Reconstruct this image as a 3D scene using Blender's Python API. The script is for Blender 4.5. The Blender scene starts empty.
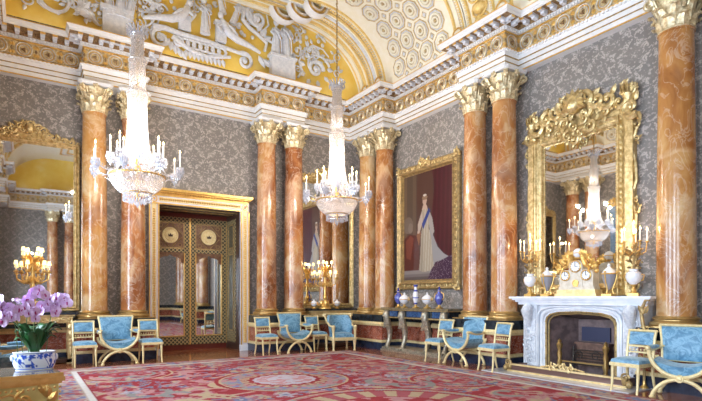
import bpy, math, random
import numpy as np
from math import sin, cos, pi, radians as R, atan2, hypot, sqrt
from mathutils import Matrix, Vector
random.seed(7)
SC = bpy.context.scene
COL = SC.collection
# ------------------------------------------------------------------ camera, world, light, exposure
cam = bpy.data.cameras.new('camera'); camo = bpy.data.objects.new('camera', cam); COL.objects.link(camo)
camo.location = (0, 0, 1.4); camo.rotation_euler = (pi/2, 0, -R(32.659))
cam.sensor_width = 36; cam.lens = 504.1/702*36; cam.shift_x = 0.0075; cam.shift_y = 0.1386
cam.clip_start = .05; cam.clip_end = 200
SC.camera = camo
SC.view_settings.view_transform = 'Standard'; SC.view_settings.look = 'None'
SC.view_settings.gamma = 1; SC.view_settings.use_curve_mapping = False
SC.view_settings.exposure = -0.15
w = bpy.data.worlds.new('sky'); SC.world = w; w.use_nodes = True
bg = w.node_tree.nodes['Background']; bg.inputs[0].default_value = (.75, .86, 1, 1); bg.inputs[1].default_value = 1.5
WINY = [9.57, 5.45, 1.33, -2.8]
WIN_POWER = 640; CH_POWER = 290
def area(name, loc, rot, sx, sy, power, col):
    l = bpy.data.lights.new(name, 'AREA'); l.shape = 'RECTANGLE'; l.size = sx; l.size_y = sy
    l.energy = power; l.color = col
    o = bpy.data.objects.new(name, l); COL.objects.link(o); o.location = loc; o.rotation_euler = rot
    return o
for i, y in enumerate(WINY):      # daylight arriving through each window
    area('window_daylight', (-1.62, y, 2.9), (0, -pi/2, 0), 3.9, 1.6, WIN_POWER, (.68, .83, 1))

# ------------------------------------------------------------------ node expressions
class X:
    def __init__(s, nt, k): s.nt = nt; s.k = k
    def _m(s, op, *a, clamp=False):
        n = s.nt.nodes.new('ShaderNodeMath'); n.operation = op; n.use_clamp = clamp
        for i, v in enumerate((s,)+a):
            if isinstance(v, X): s.nt.links.new(v.k, n.inputs[i])
            else: n.inputs[i].default_value = v
        return X(s.nt, n.outputs[0])
    def __add__(s, o): return s._m('ADD', o)
    def __radd__(s, o): return s._m('ADD', o)
    def __sub__(s, o): return s._m('SUBTRACT', o)
    def __rsub__(s, o): return (s*-1)+o
    def __mul__(s, o): return s._m('MULTIPLY', o)
    def __rmul__(s, o): return s._m('MULTIPLY', o)
    def __truediv__(s, o): return s._m('DIVIDE', o)
    def sin(s): return s._m('SINE')
    def cos(s): return s._m('COSINE')
    def abs(s): return s._m('ABSOLUTE')
    def fract(s): return s._m('FRACT')
    def floor(s): return s._m('FLOOR')
    def mod2(s): return (s*.5).fract()*2
    def sqrt(s): return s._m('SQRT')
    def atan2(s, o): return s._m('ARCTAN2', o)
    def max(s, o): return s._m('MAXIMUM', o)
    def min(s, o): return s._m('MINIMUM', o)
    def gt(s, o): return s._m('GREATER_THAN', o)
    def ss(s, a, b):
        n = s.nt.nodes.new('ShaderNodeMapRange'); n.interpolation_type = 'SMOOTHSTEP'
        s.nt.links.new(s.k, n.inputs[0]); n.inputs[1].default_value = a; n.inputs[2].default_value = b
        return X(s.nt, n.outputs[0])
class Mat:
    def __init__(s, name, col=(.8,.8,.8), rough=.5, metal=0, **kw):
        s.m = bpy.data.materials.new(name); s.m.use_nodes = True; s.nt = s.m.node_tree
        s.b = s.nt.nodes['Principled BSDF']
        s.b.inputs['Base Color'].default_value = (*col, 1); s.b.inputs['Roughness'].default_value = rough
        s.b.inputs['Metallic'].default_value = metal
        for k, v in kw.items(): s.b.inputs[k.replace('_', ' ')].default_value = v
    def coord(s, which='Object'):
        if which == 'Position':
            n = s.nt.nodes.new('ShaderNodeNewGeometry'); return n.outputs['Position']
        n = s.nt.nodes.new('ShaderNodeTexCoord'); return n.outputs[which]
    def sep(s, sock):
        n = s.nt.nodes.new('ShaderNodeSeparateXYZ'); s.nt.links.new(sock, n.inputs[0])
        return [X(s.nt, o) for o in n.outputs]
    def comb(s, x, y, z):
        n = s.nt.nodes.new('ShaderNodeCombineXYZ')
        for i, v in enumerate((x, y, z)):
            if isinstance(v, X): s.nt.links.new(v.k, n.inputs[i])
            else: n.inputs[i].default_value = v
        return n.outputs[0]
    def noise(s, vec, scale=5, detail=4, rough=.5, dist=0):
        n = s.nt.nodes.new('ShaderNodeTexNoise'); s.nt.links.new(vec, n.inputs['Vector'])
        n.inputs['Scale'].default_value = scale; n.inputs['Detail'].default_value = detail
        n.inputs['Roughness'].default_value = rough; n.inputs['Distortion'].default_value = dist
        return X(s.nt, n.outputs[0])
    def voro(s, vec, scale=5, feature='F1'):
        n = s.nt.nodes.new('ShaderNodeTexVoronoi'); n.feature = feature; s.nt.links.new(vec, n.inputs['Vector'])
        n.inputs['Scale'].default_value = scale
        return X(s.nt, n.outputs['Distance']), n
    def ramp(s, x, stops):
        n = s.nt.nodes.new('ShaderNodeValToRGB'); s.nt.links.new(x.k, n.inputs[0])
        e = n.color_ramp.elements
        while len(e) < len(stops): e.new(.5)
        for q, (p, c) in zip(e, stops): q.position = p; q.color = (*c, 1)
        return n.outputs[0]
    def mix(s, f, a, b):
        n = s.nt.nodes.new('ShaderNodeMix'); n.data_type = 'RGBA'
        s.nt.links.new(f.k, n.inputs[0])
        for i, v in ((6, a), (7, b)):
            if isinstance(v, tuple): n.inputs[i].default_value = (*v, 1)
            else: s.nt.links.new(v, n.inputs[i])
        return n.outputs[2]
    def base(s, sock): s.nt.links.new(sock, s.b.inputs['Base Color'])
    def bump(s, x, strength=.3, dist=.01):
        n = s.nt.nodes.new('ShaderNodeBump'); n.inputs['Strength'].default_value = strength
        n.inputs['Distance'].default_value = dist; s.nt.links.new(x.k, n.inputs['Height'])
        s.nt.links.new(n.outputs[0], s.b.inputs['Normal'])
def simple(name, col, rough=.5, metal=0, **kw): return Mat(name, col, rough, metal, **kw).m
def mottled(name, a, b, scale, rough=.5, metal=0, bump=.25, bs=None, dist=.01):
    m = Mat(name, a, rough, metal); c = m.coord()
    n = m.noise(c, scale, 3, .6)
    m.base(m.mix(n.ss(.35, .65), a, b))
    if bump: m.bump(m.noise(c, bs or scale*2, 2), bump, dist)
    return m.m
def emit(name, col, st):
    m = Mat(name, col, .5); m.b.inputs['Emission Color'].default_value = (*col, 1)
    m.b.inputs['Emission Strength'].default_value = st; return m.m
gold = mottled('gilding', (.86,.58,.20), (.74,.46,.13), 14, .34, .72, .35, 60, .006)
arch_gold = mottled('arch_gilding', (.93,.72,.30), (.82,.58,.20), 14, .42, .3, .3, 50, .006)
gold_pale = mottled('pale_gilding', (.87,.68,.36), (.72,.53,.24), 10, .42, .5, .3, 50, .006)
gold_dull = mottled('old_gilding', (.55,.38,.16), (.34,.24,.11), 12, .45, .5, .6, 40, .01)
carved_gilt = mottled('carved_gilding', (.84,.74,.50), (.56,.42,.22), 20, .38, .4, .4, 30, .01)  # darker mottle paints in the shade of the capitals' carved recesses
carved_gold = mottled('carved_bright_gilding', (.80,.63,.32), (.50,.35,.14), 13, .34, .55, .5, 26, .012)  # dark tone in the mix stands in for shaded hollows of frame carving
cream_gilt = mottled('cream_gilt', (.88,.74,.42), (.78,.62,.30), 20, .38, .2, .1)
ivory = mottled('ivory_paint', (.86,.85,.84), (.80,.80,.81), 6, .5, 0, .05)
cream = mottled('cream_plaster', (.93,.89,.76), (.90,.85,.68), 6, .6, 0, .05)
plaster_grey = mottled('grey_white_plaster', (.78,.80,.85), (.66,.69,.76), 14, .6, 0, .3, 40)
brown_gold = mottled('brown_gilding', (.24,.14,.08), (.46,.31,.14), 25, .5, .35, .4)
grey_pattern = mottled('grey_gold_relief', (.72,.66,.54), (.52,.44,.32), 30, .5, .2, .6, 60)
wood_dark = simple('dark_wood', (.06,.03,.02), .35)
black_stone = mottled('black_marble', (.012,.016,.022), (.03,.04,.05), 8, .18, 0, 0)
blue_enamel = mottled('blue_stone', (.02,.05,.14), (.05,.12,.28), 30, .2, 0, 0)
blue_skirt = mottled('blue_black_skirting', (.012,.018,.04), (.03,.045,.085), 5, .25, 0, 0)
bronze = mottled('silvered_bronze', (.56,.50,.38), (.32,.29,.23), 20, .35, .6, .4, 50)
brass = simple('brass', (.62,.42,.16), .28, .85)
iron = simple('iron', (.05,.04,.035), .5, .5)
wax = simple('candle_wax', (.95,.92,.82), .5)
flame = emit('candle_flame', (1, .70, .30), 18)
shade = emit('lit_lampshade', (1, .82, .38), 2.0)
mirror = simple('mirror_glass', (.86,.87,.86), .02, 1)
white_marble = mottled('white_marble', (.86,.87,.90), (.74,.77,.83), 5, .3, 0, .05)
carved_marble = mottled('carved_white_marble', (.80,.82,.86), (.62,.65,.72), 26, .4, 0, .8, 34, .02)
porcelain = simple('white_porcelain', (.88,.89,.93), .12)
cobalt = simple('cobalt_glaze', (.03,.05,.38), .12)
hearth_stone = mottled('hearth_marble', (.62,.62,.64), (.50,.50,.53), 4, .15, 0, 0)
def mk_blue(name, a, b, c0):
    m = Mat(name, a, .45, 0); c = m.coord()
    n = m.noise(c, 11, 3, .55, 1.2); m.base(m.ramp(n, [(.36, c0), (.47, a), (.56, b), (.66, a)]))
    m.b.inputs['Sheen Weight'].default_value = .3
    m.bump(n, .15, .005); return m.m
blue_silk = mk_blue('blue_silk', (.12,.30,.46), (.23,.44,.60), (.08,.22,.36))
# crystal: bright glassy beads
def mk_crystal(name, tint, tr=.35):
    m = bpy.data.materials.new(name); m.use_nodes = True; nt = m.node_tree; nt.nodes.clear()
    o = nt.nodes.new('ShaderNodeOutputMaterial'); t = nt.nodes.new('ShaderNodeBsdfTransparent')
    g = nt.nodes.new('ShaderNodeBsdfGlossy'); g.inputs['Roughness'].default_value = .12; g.inputs['Color'].default_value = (*tint, 1)
    d = nt.nodes.new('ShaderNodeBsdfTranslucent'); d.inputs['Color'].default_value = (*tint, 1)
    d2 = nt.nodes.new('ShaderNodeBsdfDiffuse'); d2.inputs['Color'].default_value = (*tint, 1)
    a = nt.nodes.new('ShaderNodeMixShader'); a.inputs[0].default_value = .5
    nt.links.new(d.outputs[0], a.inputs[1]); nt.links.new(d2.outputs[0], a.inputs[2])
    b = nt.nodes.new('ShaderNodeMixShader'); b.inputs[0].default_value = .35
    nt.links.new(a.outputs[0], b.inputs[1]); nt.links.new(g.outputs[0], b.inputs[2])
    c = nt.nodes.new('ShaderNodeMixShader'); c.inputs[0].default_value = tr
    nt.links.new(b.outputs[0], c.inputs[1]); nt.links.new(t.outputs[0], c.inputs[2])
    nt.links.new(c.outputs[0], o.inputs[0]); return m
crystal = mk_crystal('crystal', (.80,.77,.76), .42)
crystal_blue = mk_crystal('blue_white_crystal', (.74,.76,.83), .35)
def mk_pane():
    m = bpy.data.materials.new('window_pane'); m.use_nodes = True; nt = m.node_tree; nt.nodes.clear()
    o = nt.nodes.new('ShaderNodeOutputMaterial'); t = nt.nodes.new('ShaderNodeBsdfTransparent')
    g = nt.nodes.new('ShaderNodeBsdfGlossy'); g.inputs['Roughness'].default_value = .02
    c = nt.nodes.new('ShaderNodeMixShader'); c.inputs[0].default_value = .06
    nt.links.new(t.outputs[0], c.inputs[1]); nt.links.new(g.outputs[0], c.inputs[2]); nt.links.new(c.outputs[0], o.inputs[0]); return m
pane = mk_pane()
def mk_scagliola():
    m = Mat('orange_scagliola', (.6,.3,.1), .24); c = m.coord()
    oi = m.nt.nodes.new('ShaderNodeObjectInfo'); rnd = X(m.nt, oi.outputs['Random'])
    x, y, z = m.sep(c)
    v = m.comb(x + rnd*37, y, z*.62 + rnd*11)
    n1 = m.noise(v, 1.5, 5, .55, .9)
    n2 = m.noise(v, 3.2, 4, .6, 1.6)
    vein = ((n2-.5).abs()*-1+.5).ss(.462, .5)
    fog = m.noise(v, 1.1, 2, .5, .6).ss(.52, .70)
    n3 = m.noise(v, 1.3, 3, .5, 1.0); band = ((z*5.5 + n3*16 + x*3).sin()).ss(.55, 1.0)*n1.ss(.40, .62)
    b0 = m.ramp(n1, [(.28, (.14,.042,.016)), (.41, (.29,.095,.030)), (.52, (.45,.175,.056)), (.64, (.54,.28,.105)), (.78, (.64,.46,.28))])
    b1 = m.ramp(n1, [(.28, (.26,.095,.025)), (.41, (.46,.20,.05)), (.52, (.58,.31,.09)), (.64, (.66,.44,.18)), (.78, (.72,.56,.34))])
    base = m.mix(band*.5, m.mix(rnd.ss(.5, 1.0)*.6, b0, b1), (.74,.56,.34))
    a = m.mix(vein*.36, base, (.74,.58,.42)); b = m.mix(fog*.32, a, (.62,.44,.32))
    m.base(b); m.b.inputs['Coat Weight'].default_value = .4; m.b.inputs['Coat Roughness'].default_value = .16
    return m.m
scagliola = mk_scagliola()
def mk_red_marble():
    m = Mat('red_marble', (.3,.08,.05), .2); c = m.coord('Position')
    n1 = m.noise(c, 3.5, 5, .6, 1.4); n2 = m.noise(c, 6, 4, .6, 1.8)
    vein = ((n2-.5).abs()*-1+.5).ss(.47, .5)
    m.base(m.mix(vein*.5, m.ramp(n1, [(.3, (.12,.025,.015)), (.5, (.30,.075,.04)), (.7, (.48,.16,.09))]), (.7,.5,.42)))
    return m.m
red_marble = mk_red_marble()
def mk_silk():
    m = Mat('flocked_silk', (.3,.3,.3), .55); p = m.coord('Position'); x, y, z = m.sep(p)
    u0 = x + y; v0 = z
    wob = m.noise(m.comb(u0, v0, 0), 9, 2)
    wob2 = m.noise(m.comb(u0, v0, 5.), 34, 2)
    U, V = .60, .62
    def motif(du, dv, rad, petals, ph):
        fu = ((u0/U + du).fract() - .5)*U; fv = ((v0/V + dv).fract() - .5)*V
        r = (fu*fu + fv*fv).sqrt(); an = fv.atan2(fu)
        arm = ((an*petals + ph + (wob-.5)*4.5 + (r*34).sin()*.7).cos()).ss(.15, .75)
        ring = (r + (wob2-.5)*.14)
        return arm * ring.ss(rad, rad-.05) * ring.ss(.015, .04)
    big = motif(0, 0, .235, 4, pi).max(motif(.5, .5, .235, 4, pi))
    small = motif(.5, 0, .10, 4, pi).max(motif(0, .5, .10, 4, pi))
    t = big.max(small*.9) * wob2.ss(.42, .52)
    spots = m.noise(m.comb(u0, v0, 9.), 20, 3).ss(.57, .62)*.75
    f = t.max(spots)
    tone = m.noise(m.comb(u0, v0, 2.), 2, 2).ss(.3, .7)
    ground = m.mix(tone, (.195,.180,.168), (.23,.21,.192))
    m.base(m.mix(f, ground, (.48,.425,.39)))
    m.b.inputs['Sheen Weight'].default_value = .2
    return m.m
silk = mk_silk()
def mk_parquet():
    m = Mat('parquet', (.3,.1,.04), .12); p = m.coord('Position'); x, y, z = m.sep(p)
    pl = (y/.105).floor(); tone = m.noise(m.comb(x*1.2 + pl*3.7, pl*1.3, 0), 1.5, 3)
    gap = ((y/.105).fract()-.5).abs().ss(.47, .5)
    m.base(m.mix(gap*.6, m.ramp(tone, [(.3, (.20,.055,.025)), (.5, (.33,.115,.05)), (.7, (.45,.19,.09))]), (.05,.02,.01)))
    return m.m
parquet = mk_parquet()
def mk_yellow():
    m = Mat('yellow_ground', (.9,.6,.1), .6); c = m.coord('Position')
    n = m.noise(c, 1.6, 4, .6)
    m.base(m.ramp(n, [(.3, (.86,.56,.08)), (.55, (.92,.66,.14)), (.75, (.95,.76,.30))])); return m.m
yellow = mk_yellow()
def mk_vcol(name, attr, rough):
    m = Mat(name, (.5,.5,.5), rough); n = m.nt.nodes.new('ShaderNodeAttribute'); n.attribute_name = attr
    m.base(n.outputs['Color']); return m
carpet_m = mk_vcol('carpet_pile', 'pattern', .95); carpet_m.bump(carpet_m.noise(carpet_m.coord('Position'), 120, 2), .4, .005); carpet_mat = carpet_m.m
paint_mat = mk_vcol('oil_paint', 'pattern', .35).m
glaze_mat = mk_vcol('painted_glaze', 'pattern', .12).m

# ------------------------------------------------------------------ mesh builder
class MB:
    def __init__(s): s.v = []; s.f = []; s.mi = []; s.m = 0
    def add(s, vs, fs, T=None):
        o = len(s.v)
        if T is not None: vs = [tuple(T @ Vector(p)) for p in vs]
        s.v += [tuple(p) for p in vs]; s.f += [tuple(i+o for i in f) for f in fs]; s.mi += [s.m]*len(fs); return s
    def box(s, x0, x1, y0, y1, z0, z1, T=None):
        vs = [(x,y,z) for z in (z0,z1) for y in (y0,y1) for x in (x0,x1)]
        return s.add(vs, [(0,2,3,1),(4,5,7,6),(0,1,5,4),(2,6,7,3),(0,4,6,2),(1,3,7,5)], T)
    def lathe(s, prof, n=24, c=(0,0,0), T=None, sx=1, sy=1, cap=True, lobes=0, amp=0):
        vs = []; fs = []
        for r, z in prof:
            for k in range(n):
                a = 2*pi*k/n; rr = r*(1+amp*cos(lobes*a))
                vs.append((c[0]+rr*cos(a)*sx, c[1]+rr*sin(a)*sy, c[2]+z))
        for i in range(len(prof)-1):
            for k in range(n):
                k2 = (k+1) % n; fs.append((i*n+k, i*n+k2, (i+1)*n+k2, (i+1)*n+k))
        if cap:
            if prof[0][0] > 1e-4: fs.append(tuple(range(n-1, -1, -1)))
            if prof[-1][0] > 1e-4: fs.append(tuple((len(prof)-1)*n+k for k in range(n)))
        return s.add(vs, fs, T)
    def ball(s, c, r, T=None, n=10, m=6):
        if not isinstance(r, tuple): r = (r, r, r)
        vs = []; fs = []
        for i in range(m+1):
            t = pi*i/m - pi/2
            for k in range(n): a = 2*pi*k/n; vs.append((c[0]+r[0]*cos(t)*cos(a), c[1]+r[1]*cos(t)*sin(a), c[2]+r[2]*sin(t)))
        for i in range(m):
            for k in range(n): fs.append((i*n+k, i*n+(k+1)%n, (i+1)*n+(k+1)%n, (i+1)*n+k))
        return s.add(vs, fs, T)
    def gem(s, c, r, h, T=None):
        x, y, z = c
        return s.add([(x+r,y,z),(x,y+r,z),(x-r,y,z),(x,y-r,z),(x,y,z+h),(x,y,z-h)],
                     [(0,1,4),(1,2,4),(2,3,4),(3,0,4),(1,0,5),(2,1,5),(3,2,5),(0,3,5)], T)
    def tube(s, pts, r, n=8, T=None, flat=1.0, closed=False):
        pts = [Vector(p) for p in pts]; N = len(pts)
        rs = r if isinstance(r, (list, tuple)) else [r]*N
        vs = []; fs = []; up = None
        for i, p in enumerate(pts):
            if closed: t = (pts[(i+1) % N]-pts[i-1])
            else: t = pts[min(i+1, N-1)] - pts[max(i-1, 0)]
            t = t.normalized() if t.length > 1e-9 else Vector((0,0,1))
            if up is None:
                up = Vector((0,1,0)) if abs(t.y) < .8 else Vector((1,0,0))
            a = up - t*up.dot(t)
            if a.length < 1e-5: a = t.orthogonal()
            a.normalize(); up = a; b = t.cross(a)
            for k in range(n):
                q = 2*pi*k/n; vs.append(p + a*cos(q)*rs[i]*flat + b*sin(q)*rs[i])
        M = N if closed else N-1
        for i in range(M):
            for k in range(n):
                fs.append((i*n+k, i*n+(k+1)%n, ((i+1)%N)*n+(k+1)%n, ((i+1)%N)*n+k))
        if not closed: fs.append(tuple(range(n-1,-1,-1))); fs.append(tuple((N-1)*n+k for k in range(n)))
        return s.add(vs, fs, T)
    def prism(s, poly, y0, y1, T=None):       # poly in x,z extruded along y
        n = len(poly)
        vs = [(x,y0,z) for x,z in poly] + [(x,y1,z) for x,z in poly]
        fs = [tuple(range(n)), tuple(range(2*n-1, n-1, -1))] + [(i, (i+1)%n+0, (i+1)%n+n, i+n)[::-1] for i in range(n)]
        return s.add(vs, fs, T)
    def ring(s, c, R0, r, n=18, m=6, T=None, ax='y', flat=1.0):
        pts = []
        for k in range(n):
            a = 2*pi*k/n
            d = (cos(a)*R0, 0, sin(a)*R0) if ax == 'y' else (0, cos(a)*R0, sin(a)*R0) if ax == 'x' else (cos(a)*R0, sin(a)*R0, 0)
            pts.append((c[0]+d[0], c[1]+d[1], c[2]+d[2]))
        return s.tube(pts, r, m, T, flat, True)
    def build(s, name, mats, parent=None, smooth=35):
        me = bpy.data.meshes.new(name); me.from_pydata(s.v, [], s.f)
        if not isinstance(mats, (list, tuple)): mats = [mats]
        for m in mats: me.materials.append(m)
        if len(mats) > 1: me.polygons.foreach_set('material_index', s.mi)
        if smooth:
            me.polygons.foreach_set('use_smooth', [True]*len(me.polygons))
            try: me.set_sharp_from_angle(angle=R(smooth))
            except Exception: pass
        me.update()
        o = bpy.data.objects.new(name, me); COL.objects.link(o)
        if parent: o.parent = parent
        return o
def tag(o, label=None, cat=None, group=None, kind=None):
    if label: o['label'] = label
    if cat: o['category'] = cat
    if group: o['group'] = group
    if kind: o['kind'] = kind
    return o
def thing(name, label, cat, loc=(0,0,0), rz=0, group=None):
    o = bpy.data.objects.new(name, None); COL.objects.link(o); o.empty_display_size = .1
    o.location = loc; o.rotation_euler = (0,0,rz); return tag(o, label, cat, group)
def copy_tree(o, parent=None):
    c = o.copy(); COL.objects.link(c); c.parent = parent
    for ch in list(o.children): copy_tree(ch, c)
    return c
def put(o, loc, rz, label, group=None):
    o.location = loc; o.rotation_euler = (0,0,rz); o['label'] = label
    if group: o['group'] = group
    return o
def struct(o): o['kind'] = 'structure'; return o
TR = Matrix.Translation
def RZ(a): return Matrix.Rotation(a, 4, 'Z')
def RX(a): return Matrix.Rotation(a, 4, 'X')
def RY(a): return Matrix.Rotation(a, 4, 'Y')
def SCL(a, b, c): return Matrix.Diagonal((a, b, c, 1))
def spiral(c, r0, turns, a0=0, r1=.15, n=22, y=0):      # in xz plane
    return [(c[0]+r0*(1-(1-r1)*i/n)*cos(a0+turns*2*pi*i/n), y, c[1]+r0*(1-(1-r1)*i/n)*sin(a0+turns*2*pi*i/n)) for i in range(n+1)]
def leaf(mb, p, ang, L, W, T=None, y=0, bulge=.3):
    d = (cos(ang), sin(ang)); q = (-d[1], d[0])
    def P(t, w, h): return (p[0]+d[0]*L*t+q[0]*W*w, y-h*L*bulge, p[1]+d[1]*L*t+q[1]*W*w)
    vs = [P(0,0,.1), P(.3,.5,.15), P(.3,0,.55), P(.3,-.5,.15), P(.65,.42,.2), P(.65,0,.7), P(.65,-.42,.2), P(1,0,.25)]
    mb.add(vs, [(0,2,1),(0,3,2),(1,2,5,4),(2,3,6,5),(4,5,7),(5,6,7)], T)
def scrollwork(mb, pts, size, rng, T=None, y=0, rad=.16):
    # carved C scrolls, leaves and bosses following a line in the xz plane
    for i, (x, z) in enumerate(pts):
        s = size*rng.uniform(.75, 1.15); a = rng.uniform(0, 2*pi); sg = rng.choice((-1, 1))
        sp = spiral((x, z), s*.5, sg*1.1, a, .12, 12, y-s*.12)
        mb.tube(sp, [s*rad*(1-.6*k/12) for k in range(13)], 6, T)
        mb.ball((x, y-s*.2, z), (s*.13, s*.13, s*.13), T, 8, 5)
        for k in range(3):
            b = a + pi*.6*k + rng.uniform(-.3, .3)
            leaf(mb, (x+cos(b)*s*.25, z+sin(b)*s*.25), b, s*.6, s*.34, T, y, .35)

# ------------------------------------------------------------------ room dimensions
WR, WL, WF, WB = 8.86, -1.226, 12.84, -6.06
XC = (WR+WL)/2; YC = (WF+WB)/2
def open_struct(mb, name, mats, smooth=35): return struct(mb.build(name, mats, None, smooth))
mb = MB(); mb.box(WL-.6, WR+.6, WB-.4, WF+2.2, -.12, 0); open_struct(mb, 'floor', parquet)
HC = 9.1
# walls (hung with silk)
mb = MB(); DX0, DX1, DZ = 2.79, 4.86, 3.68
mb.box(WL-.3, DX0, WF, WF+.3, 0, HC); mb.box(DX1, WR+.3, WF, WF+.3, 0, HC); mb.box(DX0, DX1, WF, WF+.3, DZ, HC); open_struct(mb, 'wall_far', silk)
mb = MB()
FY0, FY1, FZ = 4.70, 5.66, 1.0
mb.box(WR, WR+.3, WB-.3, FY0, 0, HC); mb.box(WR, WR+.3, FY1, WF, 0, HC); mb.box(WR, WR+.3, FY0, FY1, FZ, HC); open_struct(mb, 'wall_right', silk)
mb = MB(); mb.box(WL, WR, WB-.3, WB, 0, HC); open_struct(mb, 'wall_rear', silk)
mb = MB(); ys = WB-.3
for y in sorted(WINY):
    mb.box(WL-.3, WL, ys, y-.8, 0, HC); mb.box(WL-.3, WL, y-.8, y+.8, 0, .95); mb.box(WL-.3, WL, y-.8, y+.8, 4.85, HC); ys = y+.8
mb.box(WL-.3, WL, ys, WF, 0, HC); open_struct(mb, 'wall_left', silk)

# ------------------------------------------------------------------ sweeps along the plan of the room
def sweep(mb, path, prof, closed=True):
    n = len(path); offs = []
    for i in range(n):
        def nrm(a, b):
            dx, dy = b[0]-a[0], b[1]-a[1]; l = hypot(dx, dy); return (-dy/l, dx/l)
        if closed or 0 < i < n-1:
            n1 = nrm(path[i-1], path[i]); n2 = nrm(path[i], path[(i+1) % n])
            offs.append((n1[0]+n2[0], n1[1]+n2[1]) if abs(n1[0]*n2[0]+n1[1]*n2[1]) < .5 else n1)
        elif i == 0: offs.append(nrm(path[0], path[1]))
        else: offs.append(nrm(path[-2], path[-1]))
    vs = []; fs = []; k = len(prof)
    for (x, y), (ox, oy) in zip(path, offs):
        for p, z in prof: vs.append((x+ox*p, y+oy*p, z))
    for i in range(n if closed else n-1):
        j = (i+1) % n
        for q in range(k-1): fs.append((i*k+q, j*k+q, j*k+q+1, i*k+q+1))
    mb.add(vs, fs)
def segs(path, p, closed=True):       # straight runs of the path offset inward by p
    n = len(path); out = []
    tmp = MB(); sweep(tmp, path, [(p, 0), (p, 1)], closed)
    pts = [tmp.v[2*i][:2] for i in range(n)]
    for i in range(n if closed else n-1):
        a, b = pts[i], pts[(i+1) % n]; dx, dy = b[0]-a[0], b[1]-a[1]; l = hypot(dx, dy)
        pa, pb = path[i], path[(i+1) % n]
        ex, ey = pb[0]-pa[0], pb[1]-pa[1]
        if dx*ex+dy*ey <= 0 or l < .05: continue
        out.append((a, (dx/l, dy/l), l))
    return out
PRS = [11.645, 7.52, 3.395, -.73, -4.855]          # pair centres down the long walls
PFX = [5.886, 1.749]                                # pair centres on the short walls
def plan(rec, fwd, half, door=None):
    P = []
    xr, xf = WR-rec, WR-fwd
    asc = sorted(PRS)
    for i, c in enumerate(asc):
        if i == 0: P += [(xf, WB+rec), (xf, c+half), (xr, c+half)]
        elif i == len(asc)-1: P += [(xr, c-half), (xf, c-half), (xf, WF-rec)]
        else: P += [(xr, c-half), (xf, c-half), (xf, c+half), (xr, c+half)]
    for c in PFX: P += [(c+half, WF-rec), (c+half, WF-fwd), (c-half, WF-fwd), (c-half, WF-rec)]
    L = [(WL+WR-x, y) for x, y in P[:3+4*3+3]][::-1]
    P += L
    for c in PFX[::-1]: P += [(c-half, WB+rec), (c-half, WB+fwd), (c+half, WB+fwd), (c+half, WB+rec)]
    return P
ENT = plan(.17, .59, .624)
# architrave
mb = MB(); mb.m = 0
sweep(mb, ENT, [(-.5,6.1),(.0,6.1)]); mb.m = 1; sweep(mb, ENT, [(0,6.1),(.015,6.1),(.015,6.125),(0,6.13)])
mb.m = 0; sweep(mb, ENT, [(0,6.13),(0,6.215)]); mb.m = 2; sweep(mb, ENT, [(0,6.215),(.02,6.23)])
mb.m = 0; sweep(mb, ENT, [(.02,6.23),(.02,6.315)]); mb.m = 2; sweep(mb, ENT, [(.02,6.315),(.045,6.33)])
mb.m = 0; sweep(mb, ENT, [(.045,6.33),(.045,6.40),(.08,6.45)]); mb.m = 1; sweep(mb, ENT, [(.08,6.45),(.085,6.47),(0,6.48)])
mb.m = 0
for a, d, l in segs(ENT, .06):
    k = max(1, int(l/.075))
    for i in range(k):
        t = (i+.5)*l/k; T = Matrix(((d[0],-d[1],0,a[0]+d[0]*t),(d[1],d[0],0,a[1]+d[1]*t),(0,0,1,6.435),(0,0,0,1)))
        mb.box(-.02,.02,-.02,.03,-.022,.022, T)
open_struct(mb, 'trim_1', [ivory, gold, gold_dull])
# frieze with ringed rosettes
mb = MB(); mb.m = 0; sweep(mb, ENT, [(0,6.48),(0,6.83)])
mb.m = 1; sweep(mb, ENT, [(0,6.815),(.03,6.82),(.03,6.84),(0,6.85)])
frz_gold = mottled('frieze_gilding', (.80,.64,.36), (.48,.36,.20), 15, .45, .4, .8, 22, .02)
for a, d, l in segs(ENT, 0):
    k = max(1, round(l/.40))
    for i in range(k):
        t = (i+.5)*l/k; T = Matrix(((d[0],-d[1],0,a[0]+d[0]*t),(d[1],d[0],0,a[1]+d[1]*t),(0,0,1,6.655),(0,0,0,1)))
        mb.m = 2; mb.ring((0,.012,0), .145, .014, 16, 5, T); mb.ring((0,.012,0), .095, .011, 12, 4, T)
        mb.m = 3; mb.lathe([(.06,0),(.045,.03),(.012,.05)], 3, T=T @ TR((0,0,0)) @ RX(-pi/2))
        mb.m = 1; mb.ring((0,.012,0), .12, .008, 14, 4, T)
        for sz in (-1, 1):
            for sx in (-1, 1):
                leaf(mb, (sx*.2*.98, sz*.04), sz*pi/2, .09, .07, T @ SCL(1,-1,1), 0, .3)
        mb.m = 3; mb.gem((l/k/2, .012, .0), .022, .05, T)
open_struct(mb, 'trim_2', [frz_gold, gold, mottled('ring_gilding', (.78,.73,.63), (.60,.54,.45), 20, .45, .3, .2), brown_gold])
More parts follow.
